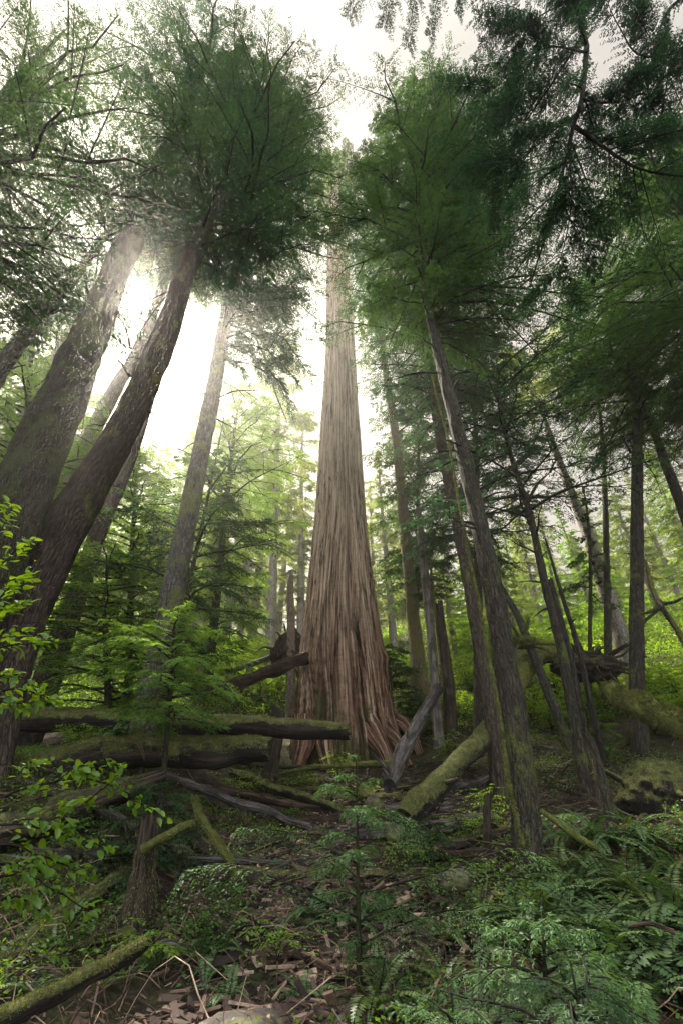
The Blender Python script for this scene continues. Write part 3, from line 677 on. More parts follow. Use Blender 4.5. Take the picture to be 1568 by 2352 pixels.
# the mossy vine climbing it
vp = [(1212, 1940), (1180, 1790), (1160, 1640), (1133, 1500), (1112, 1380), (1082, 1240), (1058, 1100), (1040, 1000), (1018, 920), (1005, 860)]
pv = np.array([P(a - 14, b, 8.45) for a, b in vp]); mb = MB(pv[0]); V, F = tube(mb, pv, np.linspace(.038, .014, len(pv)), 8, 90, rough=.5, rs=6, seed=3)
tufts(mb, V, F, 2600, np.random.default_rng(2), .07, 1, -.9, .9)
tag(mb.build('vine', ['moss', 'moss_leaf']), 'mossy vine climbing the left edge of the front twin trunk', 'vine')
tree('alder_tree', 'slim dark forked tree right of the twin trunks', 'tree',
     [(1322, 1680, 30), (1290, 1500, 26), (1250, 1340, 21), (1215, 1180, 17), (1182, 1080, 14), (1160, 1000, 12), (1150, 930, 9)], 13.0, 'bark_dark', up=3.5, sides=18, dead=8, seed=19, rough=.15,
     cr=H(z0=8.5, z1=16, n=40, Lmax=3.4, K=20, m=5, leaf_=.17, leaf='needle_blue', shape='flat', dr=.2), stubs=[(1208, 1160, 1262, 1085, 9), (1262, 1085, 1282, 1050, 6), (1180, 1070, 1240, 985, 8), (1240, 985, 1262, 940, 5), (1168, 1010, 1140, 960, 5), (1235, 1290, 1258, 1262, 4)])
tree('dead_snag', 'bare broken stem, left of two behind the slim forked tree', 'snag',
     [(1330, 1630, 24), (1305, 1500, 19), (1280, 1400, 16), (1264, 1335, 12)], 14.2, 'bark_dark', sides=14, seed=20, snag=True, flare=1.1, rough=.15)
tree('dead_snag', 'thinner bare stem with spiky tip behind the slim forked tree', 'snag',
     [(1356, 1620, 17), (1325, 1480, 14), (1290, 1370, 10), (1268, 1295, 7), (1252, 1240, 4)], 14.6, 'bark_dark', sides=12, seed=21, snag=True, flare=1.1, rough=.2, stubs=[(1290, 1370, 1300, 1345, 4), (1310, 1430, 1322, 1420, 4)])
tree('leaning_stem', 'short mossy stem growing up below the slim forked tree', 'snag',
     [(1392, 1860, 36), (1378, 1790, 30), (1360, 1720, 26), (1345, 1690, 22)], 9.6, 'bark_dark', sides=16, seed=22, snag=True, flare=1.2, rough=.12, moss=500)
tree('hemlock_tree', 'upright dark trunk with knots at the right edge', 'tree',
     [(1462, 1590, 38), (1461, 1450, 37), (1462, 1200, 31), (1462, 1040, 27), (1462, 930, 22)], 15.0, 'bark_dark', up=12, sides=28, dead=10, seed=23, rough=.08, fine=.06,
     crowns=[H(z0=13.5, z1=28, n=90, Lmax=4.4, K=32, m=10, leaf_=0.122, leaf='needle', shape='spindle', dr=.5)], stubs=[(1475, 1430, 1530, 1385, 8), (1448, 1040, 1425, 1000, 6), (1470, 1510, 1485, 1508, 7)])
tree('hemlock_tree', 'pale leaning trunk pierced with woodpecker holes on the right', 'tree',
     [(1420, 1450, 46), (1390, 1360, 38), (1350, 1230, 30), (1310, 1130, 24), (1280, 1050, 19)], 22.0, 'bark_pale', up=8, sides=24, dead=6, seed=24, rough=.1,
     cr=H(z0=19, z1=28, n=34, Lmax=3.6, K=20, m=5, leaf_=.24, leaf='needle_far', shape='spindle'))
for k, (a, b, w_) in enumerate(((1378, 1332, 10), (1392, 1362, 12), (1405, 1394, 13), (1362, 1290, 8), (1340, 1238, 7))):
    rt = next(o for o in COL.objects if o.get('label', '').startswith('pale leaning trunk')); c_ = P(a, b, 21.62); rr_ = w_ * D(a, b, 21.6) * .5
    mb = MB(np.array(rt.location)); tube(mb, [c_ + [0, .35, 0], c_ + [0, -.02, 0], c_ + [.0, -.05, .0]], [rr_, rr_, rr_ * .6], 12, 6, rough=.2, seed=k); mb.build('woodpecker_hole', 'wood_rot', rt)
tree('sapling', 'thin dark stem standing in front of the pale leaning trunk', 'tree',
     [(1354, 1430, 11), (1355, 1330, 10), (1352, 1230, 9), (1345, 1160, 6)], 20.0, 'bark_dark', sides=8, seed=25, up=2, cr=H(z0=6, z1=12, n=20, Lmax=1.8, K=14, m=5, leaf_=.2, leaf='needle'))
tree('hemlock_tree', 'dark leaning trunk crossing the upper right edge', 'tree',
     [(1590, 1240, 30), (1560, 1150, 27), (1525, 1060, 24), (1500, 990, 20)], 15.5, 'bark_dark', up=9, sides=18, dead=6, seed=26, cr=H(z0=13, z1=22, n=44, Lmax=3.6, K=20, m=6, leaf_=.22, leaf='needle', shape='spindle'))
tree('alder_tree', 'small crooked mossy tree with hanging moss at the right edge', 'tree',
     [(1590, 1510, 16), (1550, 1440, 15), (1515, 1390, 14), (1495, 1345, 12), (1482, 1290, 8)], 12.0, 'bark_gold', sides=12, seed=27, rough=.25, moss=1200, stubs=[(1520, 1395, 1470, 1412, 12), (1515, 1385, 1568, 1372, 10), (1515, 1380, 1545, 1440, 8)])
tree('dead_snag', 'leaning grey pole behind the twin trunks ending at a mossy root knot', 'snag',
     [(1222, 1500, 24), (1190, 1420, 20), (1160, 1365, 15), (1140, 1325, 8)], 16.5, 'bark_grey', sides=14, seed=28, snag=True, flare=1.1)
tree('hemlock_tree', 'full dark hemlock filling the gap behind the twin trunks', 'tree',
     [(1098, 1480, 26), (1095, 1200, 20), (1090, 950, 12)], 18.5, 'bark_dark', up=9, sides=14, seed=29,
     cr=H(z0=8.0, z1=26, n=130, Lmax=4.2, K=32, m=10, leaf_=0.129, leaf='needle_blue', shape='spindle', dr=.4))
tree('hemlock_tree', 'feathery dark hemlock standing close behind the golden trunk', 'tree',
     [(955, 1480, 16), (958, 1250, 12), (960, 1050, 8)], 27.0, 'bark_dark', up=9, sides=12, seed=30,
     cr=H(z0=6, z1=30, n=110, Lmax=3.6, K=20, m=6, leaf_=.28, leaf='needle', shape='spindle', dr=.4))
tree('hemlock_tree', 'green hemlock right of the forked tree with boughs to mid height', 'tree',
     [(1395, 1480, 20), (1390, 1200, 15), (1380, 980, 9)], 20.0, 'bark_dark', up=6, sides=12, seed=31,
     cr=H(z0=16, z1=27, n=60, Lmax=4.6, K=30, m=10, leaf_=0.137, leaf='needle', shape='spindle', dr=.5))
tree('hemlock_tree', 'green hemlock with layered boughs behind the thickest left trunk', 'tree',
     [(40, 1250, 24), (60, 1000, 18), (75, 800, 10)], 14.0, 'bark_dark', up=5, sides=12, seed=32,
     cr=H(z0=3.5, z1=18, n=110, Lmax=4.0, K=30, m=10, leaf_=0.129, leaf='needle_bright', shape='spindle', dr=.4))
tree('hemlock_tree', 'young hemlock spreading its boughs behind the long log left of the grey trunk', 'tree',
     [(250, 1640, 22), (245, 1500, 16), (240, 1380, 8)], 13.6, 'bark_moss', up=1.2, sides=12, seed=33,
     cr=H(z0=1.5, z1=7.4, n=80, Lmax=2.8, K=28, m=9, leaf_=.09, leaf='needle_bright', shape='dome', dr=.35))
tree('hemlock_tree', 'low hemlock sapling whose boughs hang in front of the grey trunk', 'tree',
     [(385, 1660, 14), (392, 1560, 10), (398, 1460, 6)], 9.2, 'bark_moss', up=.5, sides=10, seed=34,
     cr=H(z0=2.2, z1=4.4, n=46, Lmax=1.6, K=28, m=9, leaf_=.07, leaf='needle_bright', shape='dome', dr=.3))
tree('hemlock_tree', 'soft green hemlock in the hollow behind the sunlit brown trunk', 'tree',
     [(300, 1420, 18), (305, 1250, 13), (312, 1120, 7)], 18.0, 'bark_moss', up=3, sides=12, seed=35,
     cr=H(z0=2.0, z1=14, n=110, Lmax=3.6, K=24, m=6, leaf_=.19, leaf='needle_bright', shape='spindle', dr=.35))
# trees whose trunks stand outside the picture but whose crowns reach into it
tree('hemlock_tree', 'canopy tree filling the top left corner with feathery boughs', 'tree',
     [(-330, 1100, 130), (-180, 700, 80), (-60, 350, 52)], 6.0, 'bark_dark', up=16, sides=16, seed=36,
     cr=H(z0=14, z1=30, n=74, Lmax=5.4, K=32, m=10, leaf_=0.122, leaf='needle', shape='spindle', az0=(.5, 1.8)))
tree('hemlock_tree', 'dark canopy tree filling the right edge behind the black forked bough', 'tree',
     [(1800, 1500, 110), (1760, 1100, 84), (1700, 700, 60)], 9.5, 'bark_dark', up=16, sides=16, seed=37,
     cr=H(z0=12, z1=29, n=180, Lmax=5.3, K=32, m=10, leaf_=0.114, leaf='needle', shape='spindle', az0=(2.8, 1.9)))

# near bough hanging over from a hemlock just outside the right side
def overhanging():
    base = np.array([6.0, .4, T(6.0, .4)]); rng = np.random.default_rng(44)
    root = empty('hemlock_tree', base, 'near hemlock whose black forked bough hangs into the top right corner', 'tree')
    mb = MB(base); tube(mb, [base - [0, 0, .3], base + [.1, 0, 6], base + [-.1, .2, 13], base + [0, .3, 19]], [.36, .30, .2, .06], 20, 50, rough=.08, fine=.05, seed=5)
    mb.build('trunk', 'bark_dark', root)
    P3 = lambda l: np.array([P(a, b, y) for a, b, y in l])
    limbs = [  # the main bough and its forks: picture points with their distance
        (np.concatenate([[base + [-.1, .2, 13.2]], P3([(1352, 0, 1.9), (1346, 110, 2.2), (1335, 225, 2.5), (1312, 300, 2.8), (1290, 400, 3.2), (1255, 530, 3.8), (1215, 660, 4.4)])]), .055, 1.0, 60),
        (P3([(1312, 285, 2.75), (1375, 330, 2.9), (1460, 385, 3.0), (1568, 405, 3.0), (1640, 400, 3.0)]), .035, .9, 44),
        (P3([(1335, 228, 2.5), (1390, 236, 2.6), (1450, 225, 2.6), (1568, 165, 2.4)]), .025, .9, 40),
        (P3([(1312, 300, 2.8), (1308, 380, 3.1), (1312, 460, 3.4), (1295, 560, 3.9), (1270, 640, 4.3)]), .022, .7, 40),
        (P3([(1346, 60, 2.1), (1300, 140, 2.5), (1240, 230, 3.0), (1170, 320, 3.6), (1080, 378, 4.2)]), .026, 1.05, 56),
        (P3([(1325, 260, 2.7), (1270, 300, 3.1), (1190, 370, 3.7), (1110, 430, 4.3)]), .02, .85, 46),
        (P3([(1345, 120, 2.2), (1250, 110, 2.4), (1170, 170, 2.9), (1085, 250, 3.4)]), .02, .9, 46),
        (P3([(1352, 0, 1.9), (1290, 10, 2.0), (1210, 60, 2.3), (1150, 150, 2.8)]), .02, .9, 46),
        (P3([(1640, -60, 1.6), (1530, 30, 2.0), (1540, 120, 2.3), (1520, 250, 2.8), (1500, 340, 3.1)]), .03, .9, 46),
        (P3([(1640, 100, 2.1), (1480, 130, 2.3), (1420, 60, 2.0), (1380, -30, 1.7)]), .02, .9, 40),
    ]
    for pts, r, W, K in limbs:
        c = smooth_path(pts, 26); mb = MB(base)
        tube(mb, c, np.linspace(r, r * .22, 26), 7, mat=1, rough=.2, rs=8, seed=K)
        spray(mb, c, W * .55, K, 11, .055, rng, 0, .35, .34, twigs=1)
        for k in range(14):               # side boughs
            i = rng.integers(4, 25); sd = norm(np.cross(c[min(i + 1, 25)] - c[i - 1], [0, 0, 1.])) * (1 if k % 2 else -1)
            d = norm(norm(c[min(i + 1, 25)] - c[i - 1]) * .8 + sd * .8 + [0, 0, rng.uniform(-.2, .2)]); l = W * rng.uniform(.7, 1.5)
            t = np.linspace(0, 1, 6); c2 = c[i] + d * (l * t)[:, None]; c2[:, 2] -= l * .22 * t ** 2
            tube(mb, c2, np.linspace(r * .35, .004, 6), 4, mat=1, cap1=False)
            spray(mb, c2, l * .42, 24, 10, .055, rng, 0, .3, .34, twigs=1)
        mb.build('bough', ['needle_blue', 'twig'], root)
overhanging()
# tips hanging into the top of the picture from a tree behind the viewer
def top_bough():
    rng = np.random.default_rng(45); base = np.array([-.6, -2.6, T(-.6, -2.6)])
    root = empty('hemlock_tree', base, 'hemlock overhead whose drooping twig tips hang into the top centre', 'tree')
    mb = MB(base); tube(mb, [base - [0, 0, .3], base + [.1, .1, 8], base + [.1, .3, 16], base + [.1, .3, 21]], [.4, .3, .2, .05], 18, 40, rough=.08, seed=6); mb.build('trunk', 'bark_dark', root)
    for a, b in (((955, -140), (935, 110)), ((905, -120), (880, 60)), ((1010, -140), (985, 85)), ((850, -150), (800, 40)), ((1075, -160), (1050, 30))):
        p0 = base + np.array([.1, .3, 15.]); p1 = P(a[0], a[1], 2.0); p2 = P(b[0], b[1], 3.0)
        c = smooth_path([p0, p1, p2], 14); mb = MB(base)
        tube(mb, c, np.linspace(.05, .005, 14), 5, mat=1, cap1=False, rough=.15)
        spray(mb, c[6:], .9, 46, 12, .075, rng, 0, .35, .3, twigs=1)
        mb.build('bough', ['needle_blue', 'twig'], root)
top_bough()

# ================================================================== BACKGROUND FOREST
def fir_template(seed, lm, shape, n, Lmax, droop, gap=.1):
    rng = np.random.default_rng(seed); root = bpy.data.objects.new('conifer', None); COL.objects.link(root)
    path = np.array([[0, 0, -1.5], [0, 0, 8], [.1, 0, 16], [0, .1, 25.5]])
    mb = MB(); tube(mb, path, [.42, .32, .19, .03], 12, 30, rough=.1, seed=seed); mb.build('trunk', 'bark_pale', root)
    mb = MB(); crown(mb, path, 4, 26.3, n, Lmax, rng, shape, .12, .45, 16, 5, .36, .34, 0, 1, .010, droop=droop, gap=gap, lmin=.1, sides=3); mb.build('crown', [lm, 'twig'], root)
    return root
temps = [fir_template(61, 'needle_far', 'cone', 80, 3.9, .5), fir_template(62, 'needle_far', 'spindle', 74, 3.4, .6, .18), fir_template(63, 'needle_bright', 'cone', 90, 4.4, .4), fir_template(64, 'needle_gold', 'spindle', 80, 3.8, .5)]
used = set()
def conifer(px, Y, top, k, label, group, rs):
    x = P(px, 1176, Y)[0]; z = T(x, Y); h = max(5, P(px, top, Y)[2] - z)
    t = temps[k]
    if k in used: t = copy_tree(t)
    used.add(k)
    f = h / 25.0; t.location = (x, Y, z - .2); t.scale = (f * rs.uniform(.9, 1.25) ** .5 if f > 1 else max(f, .6), f if f > 1 else max(f, .6), f); t.rotation_euler = (rs.uniform(-.03, .03), rs.uniform(-.03, .03), rs.uniform(0, 6.28))
    tag(t, label, 'tree', group)
rs = random.Random(8)
zones = [
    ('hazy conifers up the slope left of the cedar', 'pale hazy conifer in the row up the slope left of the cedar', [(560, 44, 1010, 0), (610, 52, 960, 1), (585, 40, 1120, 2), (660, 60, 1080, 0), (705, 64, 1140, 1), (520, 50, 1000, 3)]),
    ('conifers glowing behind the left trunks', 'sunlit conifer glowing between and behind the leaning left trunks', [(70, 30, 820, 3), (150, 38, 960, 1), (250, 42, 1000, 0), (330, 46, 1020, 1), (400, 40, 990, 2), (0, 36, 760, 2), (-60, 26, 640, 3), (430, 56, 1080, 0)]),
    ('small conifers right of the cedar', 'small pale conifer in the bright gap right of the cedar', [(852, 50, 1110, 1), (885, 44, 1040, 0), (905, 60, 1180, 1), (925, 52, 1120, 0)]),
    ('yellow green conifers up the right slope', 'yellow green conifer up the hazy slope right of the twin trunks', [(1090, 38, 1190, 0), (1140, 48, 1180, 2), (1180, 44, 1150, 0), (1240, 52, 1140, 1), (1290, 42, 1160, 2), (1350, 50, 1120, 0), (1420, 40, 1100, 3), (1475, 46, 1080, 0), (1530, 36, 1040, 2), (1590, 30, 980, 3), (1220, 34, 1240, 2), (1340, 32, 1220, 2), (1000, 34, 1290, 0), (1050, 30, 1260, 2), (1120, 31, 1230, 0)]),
]
for grp, lab, lst in zones:
    for px, Y, top, k in lst: conifer(px, Y, top, k, lab, grp, rs)
def far_forest():
    rng = np.random.default_rng(71); mb = MB()
    for k in range(90):
        a = rng.uniform(-1.05, 1.05); d = rng.uniform(66, 120); x, y = d * math.sin(a), d * math.cos(a) * 1.1
        h = rng.uniform(13, 24) * (.7 if abs(a) < .12 else 1); z = T(x, y)
        path = np.array([[x, y, z - 1], [x + .2, y, z + h * .5], [x, y, z + h]])
        tube(mb, path, [.4, .25, .03], 6, 8, mat=1)
        crown(mb, path, h * .15, h + .5, 34, h * .17, rng, 'cone', .1, .45, 9, 3, .8, .4, 0, 1, .008, droop=.5, sides=3)
    tag(mb.build('far_forest', ['needle_far', 'bark_pale']), 'distant conifer forest fading into pale haze on the hilltop', 'forest', kind='stuff')
far_forest()

# ================================================================== UNDERGROWTH
def leafmass():
    rng = np.random.default_rng(72); n = 9000
    Y = 19 + 42 * rng.uniform(0, 1, n) ** 1.25; x = rng.uniform(-1, 1, n) * (8 + Y * .85)
    keep = (np.hypot(x + .1, Y - 21) > 4.2) & ((Y > 22) | (np.abs(x) > 4)) & (fbm(np.stack([x * .22, Y * .22, x * 0], 1), 3) > -.55) & ~((x > 0) & (x < 9) & (Y < 21))
    x, Y = x[keep], Y[keep]; n = len(x); z = terr(x, Y)
    hgt = (.5 + 1.5 * rng.uniform(0, 1, n) ** 2) * (.8 + .4 * fbm(np.stack([x * .3, Y * .3, x * 0 + 4], 1), 2)).clip(.3, 2)
    mb = MB(); per = 46
    c = np.stack([x, Y, z], 1)
    for lvl in range(1):
        p = np.repeat(c, per, 0); hh = np.repeat(hgt, per); N = len(p)
        u = rng.normal(0, 1, (N, 3)) * np.stack([.42 * hh, .42 * hh, hh * .22], 1); p = p + u; p[:, 2] += hh * .62
        d = norm(rng.normal(0, 1, (N, 3)) * [1, 1, .35] + [0, 0, -.25]); nn = norm(rng.normal(0, .45, (N, 3)) + [0, 0, 1])
        ln = rng.uniform(.06, .16, N) * np.repeat((Y / 30).clip(.8, 1.5), per)
        half = rng.uniform(0, 1, N) < .6
        rhombs(mb, p[half], d[half], nn[half], ln[half], ln[half] * .55, 0); rhombs(mb, p[~half], d[~half], nn[~half], ln[~half], ln[~half] * .5, 1)
    tag(mb.build('undergrowth', ['broad_far', 'broad_dark']), 'bright green leafy undergrowth covering the slope behind the trunks', 'undergrowth', kind='stuff')
leafmass()
def ground_cover():
    rng = np.random.default_rng(73); n = 26000
    Y = 2.5 + 18 * rng.uniform(0, 1, n); x = rng.uniform(-1, 1, n) * (3 + Y * .8)
    dens = fbm(np.stack([x * .5, Y * .5, x * 0 + 2], 1), 3) + .25 * sstep(1, 5, x) - .45 * sstep(4.0, 1.5, np.abs(x - .6)) * sstep(6, 8, Y)
    keep = dens > .22; x, Y = x[keep], Y[keep]; z = terr(x, Y); n = len(x); per = 7
    p = np.repeat(np.stack([x, Y, z], 1), per, 0); N = len(p)
    p += rng.normal(0, 1, (N, 3)) * [.08, .08, .03]; p[:, 2] += rng.uniform(.03, .22, N)
    d = norm(rng.normal(0, 1, (N, 3)) * [1, 1, .4]); nn = norm(rng.normal(0, .5, (N, 3)) + [0, 0, 1]); ln = rng.uniform(.025, .07, N)
    mb = MB(); h = rng.uniform(0, 1, N) < .5
    rhombs(mb, p[h], d[h], nn[h], ln[h], ln[h] * .6, 0); rhombs(mb, p[~h], d[~h], nn[~h], ln[~h], ln[~h] * .5, 1)
    tag(mb.build('ground_cover', ['broad_dark', 'broad']), 'low creeping leaves and moss on the dark forest floor', 'ground cover', kind='stuff')
ground_cover()
def boxes(mb, c, d, up, L, W, Hh, rng, mat=0):
    """many splinters of wood: tapered blocks"""
    s = norm(np.cross(up, d)); u = np.cross(d, s); n = len(c); V = []
    for e, tp in ((-.5, rng.uniform(.6, 1, n)), (.5, rng.uniform(.15, .9, n))):
        for a, b in ((-1, -1), (1, -1), (1, 1), (-1, 1)):
            V.append(c + d * (L * e)[:, None] + s * (W * tp * a * .5)[:, None] + u * (Hh * tp * b * .5)[:, None])
    V = np.stack(V, 1).reshape(-1, 3); k = np.arange(n)[:, None] * 8
    F = np.concatenate([k + np.array([q]) for q in ([0, 3, 2, 1], [4, 5, 6, 7], [0, 1, 5, 4], [1, 2, 6, 5], [2, 3, 7, 6], [3, 0, 4, 7])])
    mb.add(V, F, mat, smooth=False)
def litter():
    rng = np.random.default_rng(74); mb = MB()
    # twigs and sticks
    n = 12000; Y = 2.2 + 18 * rng.uniform(0, 1, n) ** 1.1; x = rng.uniform(-1, 1, n) * (2.5 + Y * .75); z = terr(x, Y)
    dz = (terr(x, Y + .2) - z) / .2
    a = rng.uniform(0, 6.28, n); d = norm(np.stack([np.cos(a), np.sin(a), dz * np.sin(a) + rng.normal(0, .28, n)], 1))
    L = .06 + .7 * rng.uniform(0, 1, n) ** 2.6
    boxes(mb, np.stack([x, Y, z + .03 + .25 * np.abs(d[:, 2]) * L], 1), d, np.tile([0, 0, 1.], (n, 1)), L, .004 + .02 * rng.uniform(0, 1, n) ** 4, .004 + .016 * rng.uniform(0, 1, n) ** 4, rng)
    # chips and slabs of red wood under the cedar and by the path
    cx = [(.6, 14.0, 2.6, 2.2, 5200), (.2, 10.6, 2.4, 1.4, 3600), (-1.2, 8.2, 1.4, .9, 2200), (.9, 8.3, 1.2, .6, 700), (.3, 6.6, 1.2, .6, 700), (-.6, 5.2, 1.3, .35, 800), (3, 12, 3, 3, 1200), (1.5, 17, 2.5, 1, 700), (-3, 8, 2.5, 1.5, 500)]
    for X0, Y0, sx, sy, n in cx:
        x = rng.normal(X0, sx * .6, n); Y = rng.normal(Y0, sy * .6, n); z = terr(x, Y)
        d = norm(rng.normal(0, 1, (n, 3)) * [1, .8, .22]); up = norm(rng.normal(0, .3, (n, 3)) + [0, -.2, 1])
        L = .025 + .30 * rng.uniform(0, 1, n) ** 4
        boxes(mb, np.stack([x, Y, z + rng.uniform(.0, .07, n)], 1), d, up, L, L * rng.uniform(.15, .5, n), .006 + L * .07, rng)
    # thin curved roots and dead fronds
    for k in range(420):
        X0, Y0 = (rng.normal(-3.2, 1.4), rng.uniform(4.5, 8.5)) if k % 2 else (rng.uniform(-5, 8), rng.uniform(4, 16))
        z = T(X0, Y0); a = rng.uniform(0, 6.28); l = rng.uniform(.3, 1.1); h = rng.uniform(.05, .4)
        t = np.linspace(0, 1, 7)[:, None]; c = np.array([X0, Y0, z]) + np.array([math.cos(a), math.sin(a), 0]) * l * t + np.array([0, 0, 1.]) * h * np.sin(t * np.pi * rng.uniform(.6, 1.1)); c += rng.normal(0, .02, c.shape)
        tube(mb, c, np.linspace(.007, .002, 7) * rng.uniform(.5, 1.3), 4, cap1=False)
    tag(mb.build('forest_litter', 'litter'), 'twigs, bark chips and red wood splinters littering the forest floor', 'litter', kind='stuff')
litter()

# ================================================================== LOGS, STUMPS, STONES
def log(name, label, cat, pts, Y, mat, moss=0, sides=26, rough=.13, jag=.25, seed=1, group=None, mossm='moss_leaf', zmin=-.25, mln=.07, fine=.06, knots=0, drop=0, ws=1.0):
    p, r = pix_path(pts, Y); r = r * ws
    p = smooth_path(p, 9); r = np.interp(np.linspace(0, len(r) - 1, 9), np.arange(len(r)), r)
    rq = np.random.default_rng(seed + 70); p[1:-1] += rq.normal(0, .09, (7, 3)) * r[1:-1, None]; r = r * rq.uniform(.88, 1.1, 9)
    if drop: p[:, 2] = np.minimum(p[:, 2], terr(p[:, 0], p[:, 1]) + r * drop)
    rng = np.random.default_rng(seed + 900); base = p.mean(0); base[2] = T(base[0], base[1])
    L = np.linalg.norm(np.diff(p, axis=0), axis=1).sum(); n = int(max(10, min(150, L / .06)))
    mb = MB(base); V, F = tube(mb, p, r, sides, n, rough=rough, rs=3.5, seed=seed, cap0=True, jag=jag * r[-1] * 2, fine=fine)
    for k in range(knots):
        i = rng.integers(1, len(p)); a = p[i - 1] + (p[i] - p[i - 1]) * rng.uniform(.2, .8); d = norm(rng.normal(0, 1, 3) * [1, .4, .6] + [0, -.6, .5])
        tube(mb, [a, a + d * r[0] * 1.3, a + d * r[0] * (1.8 + rng.uniform(0, 2))], [r[0] * .3, r[0] * .22, r[0] * .12], 8, 6, rough=.2, seed=k)
    root = mb.build(name, mat); tag(root, label, cat, group)
    if moss:
        mm = MB(base); tufts(mm, V, F, moss, rng, mln, 0, zmin, .8, .0); o = mm.build('moss', mossm, root)
    return root
log('fallen_log', 'long straight mossy log suspended across the left, ending before the cedar', 'log', [(-40, 1650, 50), (200, 1656, 48), (420, 1662, 46), (620, 1668, 42), (795, 1678, 34)], 12.3, 'log_moss', 9000, seed=1, zmin=.45, mln=.06, fine=.08)
log('fallen_log', 'thick mossy log with a fern growing on its hump, below the long straight log', 'log', [(-60, 1790, 74), (90, 1768, 64), (220, 1730, 76), (300, 1722, 72), (420, 1732, 62), (540, 1728, 56), (612, 1722, 50)], 9.8, 'log_moss', 16000, seed=2, zmin=-.1, mln=.07, rough=.2)
log('fallen_log', 'bare brown log propped against the left foot of the cedar', 'log', [(485, 1590, 26), (580, 1556, 28), (700, 1512, 30)], (18, 19.5), 'wood_red', 0, seed=3, fine=.1)
log('fallen_log', 'thin grey log on the slope above the propped brown log', 'log', [(505, 1548, 12), (580, 1525, 13), (650, 1498, 13)], 24, 'wood_grey', 0, sides=14, seed=4)
log('fallen_log', 'weathered grey pole leaning down to the ground right of the cedar', 'log', [(1006, 1582, 24), (965, 1650, 28), (925, 1730, 32), (893, 1802, 36)], (17.0, 13.0), 'wood_bare', 300, seed=5, knots=6, fine=.12, rough=.15)
log('fallen_log', 'mossy log slanting downhill between the leaning pole and the twin trunks', 'log', [(1130, 1665, 34), (1080, 1725, 44), (1000, 1810, 50), (925, 1882, 52)], (15.0, 10.4), 'log_moss', 7000, seed=6, zmin=-.1, knots=2)
log('fallen_log', 'fat log thickly hung with moss at the right edge', 'log', [(1398, 1592, 54), (1440, 1610, 64), (1510, 1640, 78), (1640, 1692, 96)], (13.6, 10.8), 'moss_bright', 16000, seed=7, ws=.78, zmin=-.5, mln=.11, rough=.12)
log('fallen_log', 'pale mossy curved log behind the slim forked tree', 'log', [(1290, 1486, 34), (1240, 1500, 40), (1205, 1540, 42), (1170, 1600, 40)], (18, 16.5), 'moss_bright', 3500, seed=8, zmin=-.3)
log('fallen_branch', 'thin mossy branch lying across the foot of the cedar', 'branch', [(640, 1778, 7), (720, 1762, 9), (800, 1758, 12), (895, 1754, 14)], 15.0, 'moss', 1200, sides=10, seed=9, mln=.04)
log('fallen_log', 'broken reddish log lying in front of the cedar', 'log', [(650, 1778, 18), (740, 1796, 26), (830, 1812, 30), (890, 1822, 20)], 13.2, 'wood_red', 300, seed=10, drop=.5, fine=.14)
log('fallen_log', 'thin pale log below the broken reddish log', 'log', [(610, 1800, 10), (700, 1815, 16), (800, 1836, 16), (940, 1862, 14)], 12.2, 'wood_bare', 200, seed=11, drop=.5, fine=.12, sides=16)
log('wood_slab', 'splintered red slab half buried among small leaves', 'slab', [(505, 1862, 20), (560, 1856, 30), (640, 1858, 34), (705, 1850, 20)], 10.4, 'wood_red', 200, seed=12, drop=.5, fine=.16, jag=1.0)
log('fallen_log', 'weathered splintered log at the lower left behind the broadleaf shrub', 'log', [(-60, 1930, 70), (80, 1895, 76), (200, 1850, 62), (345, 1795, 34)], (7.6, 9.0), 'wood_rot', 1500, seed=13, fine=.25, jag=1.2, rough=.28)
log('fallen_log', 'grey mossy-topped log crossing the bottom left corner', 'log', [(-60, 2372, 46), (90, 2300, 44), (220, 2235, 38), (330, 2170, 26)], (4.4, 5.4), 'log_moss', 3500, seed=14, zmin=.3, mln=.04)
log('fallen_branch', 'crooked mossy branch stub standing up left of centre', 'branch', [(446, 1828, 15), (458, 1868, 15), (482, 1908, 15), (522, 1962, 18), (545, 2012, 22)], 6.8, 'moss', 2200, sides=14, seed=15, mln=.035, zmin=-.6)
log('fallen_branch', 'dark mossy limb reaching left from the crooked stub', 'branch', [(472, 1886, 16), (430, 1896, 18), (385, 1918, 20), (330, 1950, 22)], 6.9, 'moss', 700, sides=12, seed=16, mln=.03, zmin=.2)
log('fallen_branch', 'yellow mossy branch right of the front twin trunk', 'branch', [(1240, 1862, 10), (1285, 1895, 15), (1320, 1918, 16), (1372, 1950, 12)], 7.4, 'moss_bright', 1600, sides=12, seed=17, mln=.03, zmin=-.5)
log('fallen_branch', 'bleached stick leaning beside the shrub right of the mossy log', 'branch', [(1052, 1890, 6), (1072, 1862, 9), (1105, 1832, 11)], 9.6, 'wood_grey', 0, sides=8, seed=19, drop=.5)
log('fallen_branch', 'straight pale stick on the red chips in front of the mossy log', 'branch', [(760, 2020, 7), (830, 2042, 9), (905, 2062, 8)], 6.4, 'wood_red', 0, sides=8, seed=20, drop=.5)
log('wood_slab', 'flat grey slab of wood beside the red chips left of centre', 'slab', [(362, 1992, 14), (410, 1998, 24), (462, 2012, 20)], 6.9, 'wood_grey', 0, seed=21, drop=.5, fine=.2, jag=.8)
log('wood_slab', 'brown block of rotten wood behind the crooked stub', 'slab', [(380, 1958, 24), (420, 1945, 38), (470, 1938, 34)], 7.6, 'wood_red', 200, seed=22, drop=.5, fine=.2, jag=.5)
log('fallen_branch', 'reddish bare branch among the ferns at the right', 'branch', [(1440, 2130, 6), (1490, 2122, 10), (1545, 2140, 10)], 4.8, 'wood_red', 0, sides=8, seed=23)
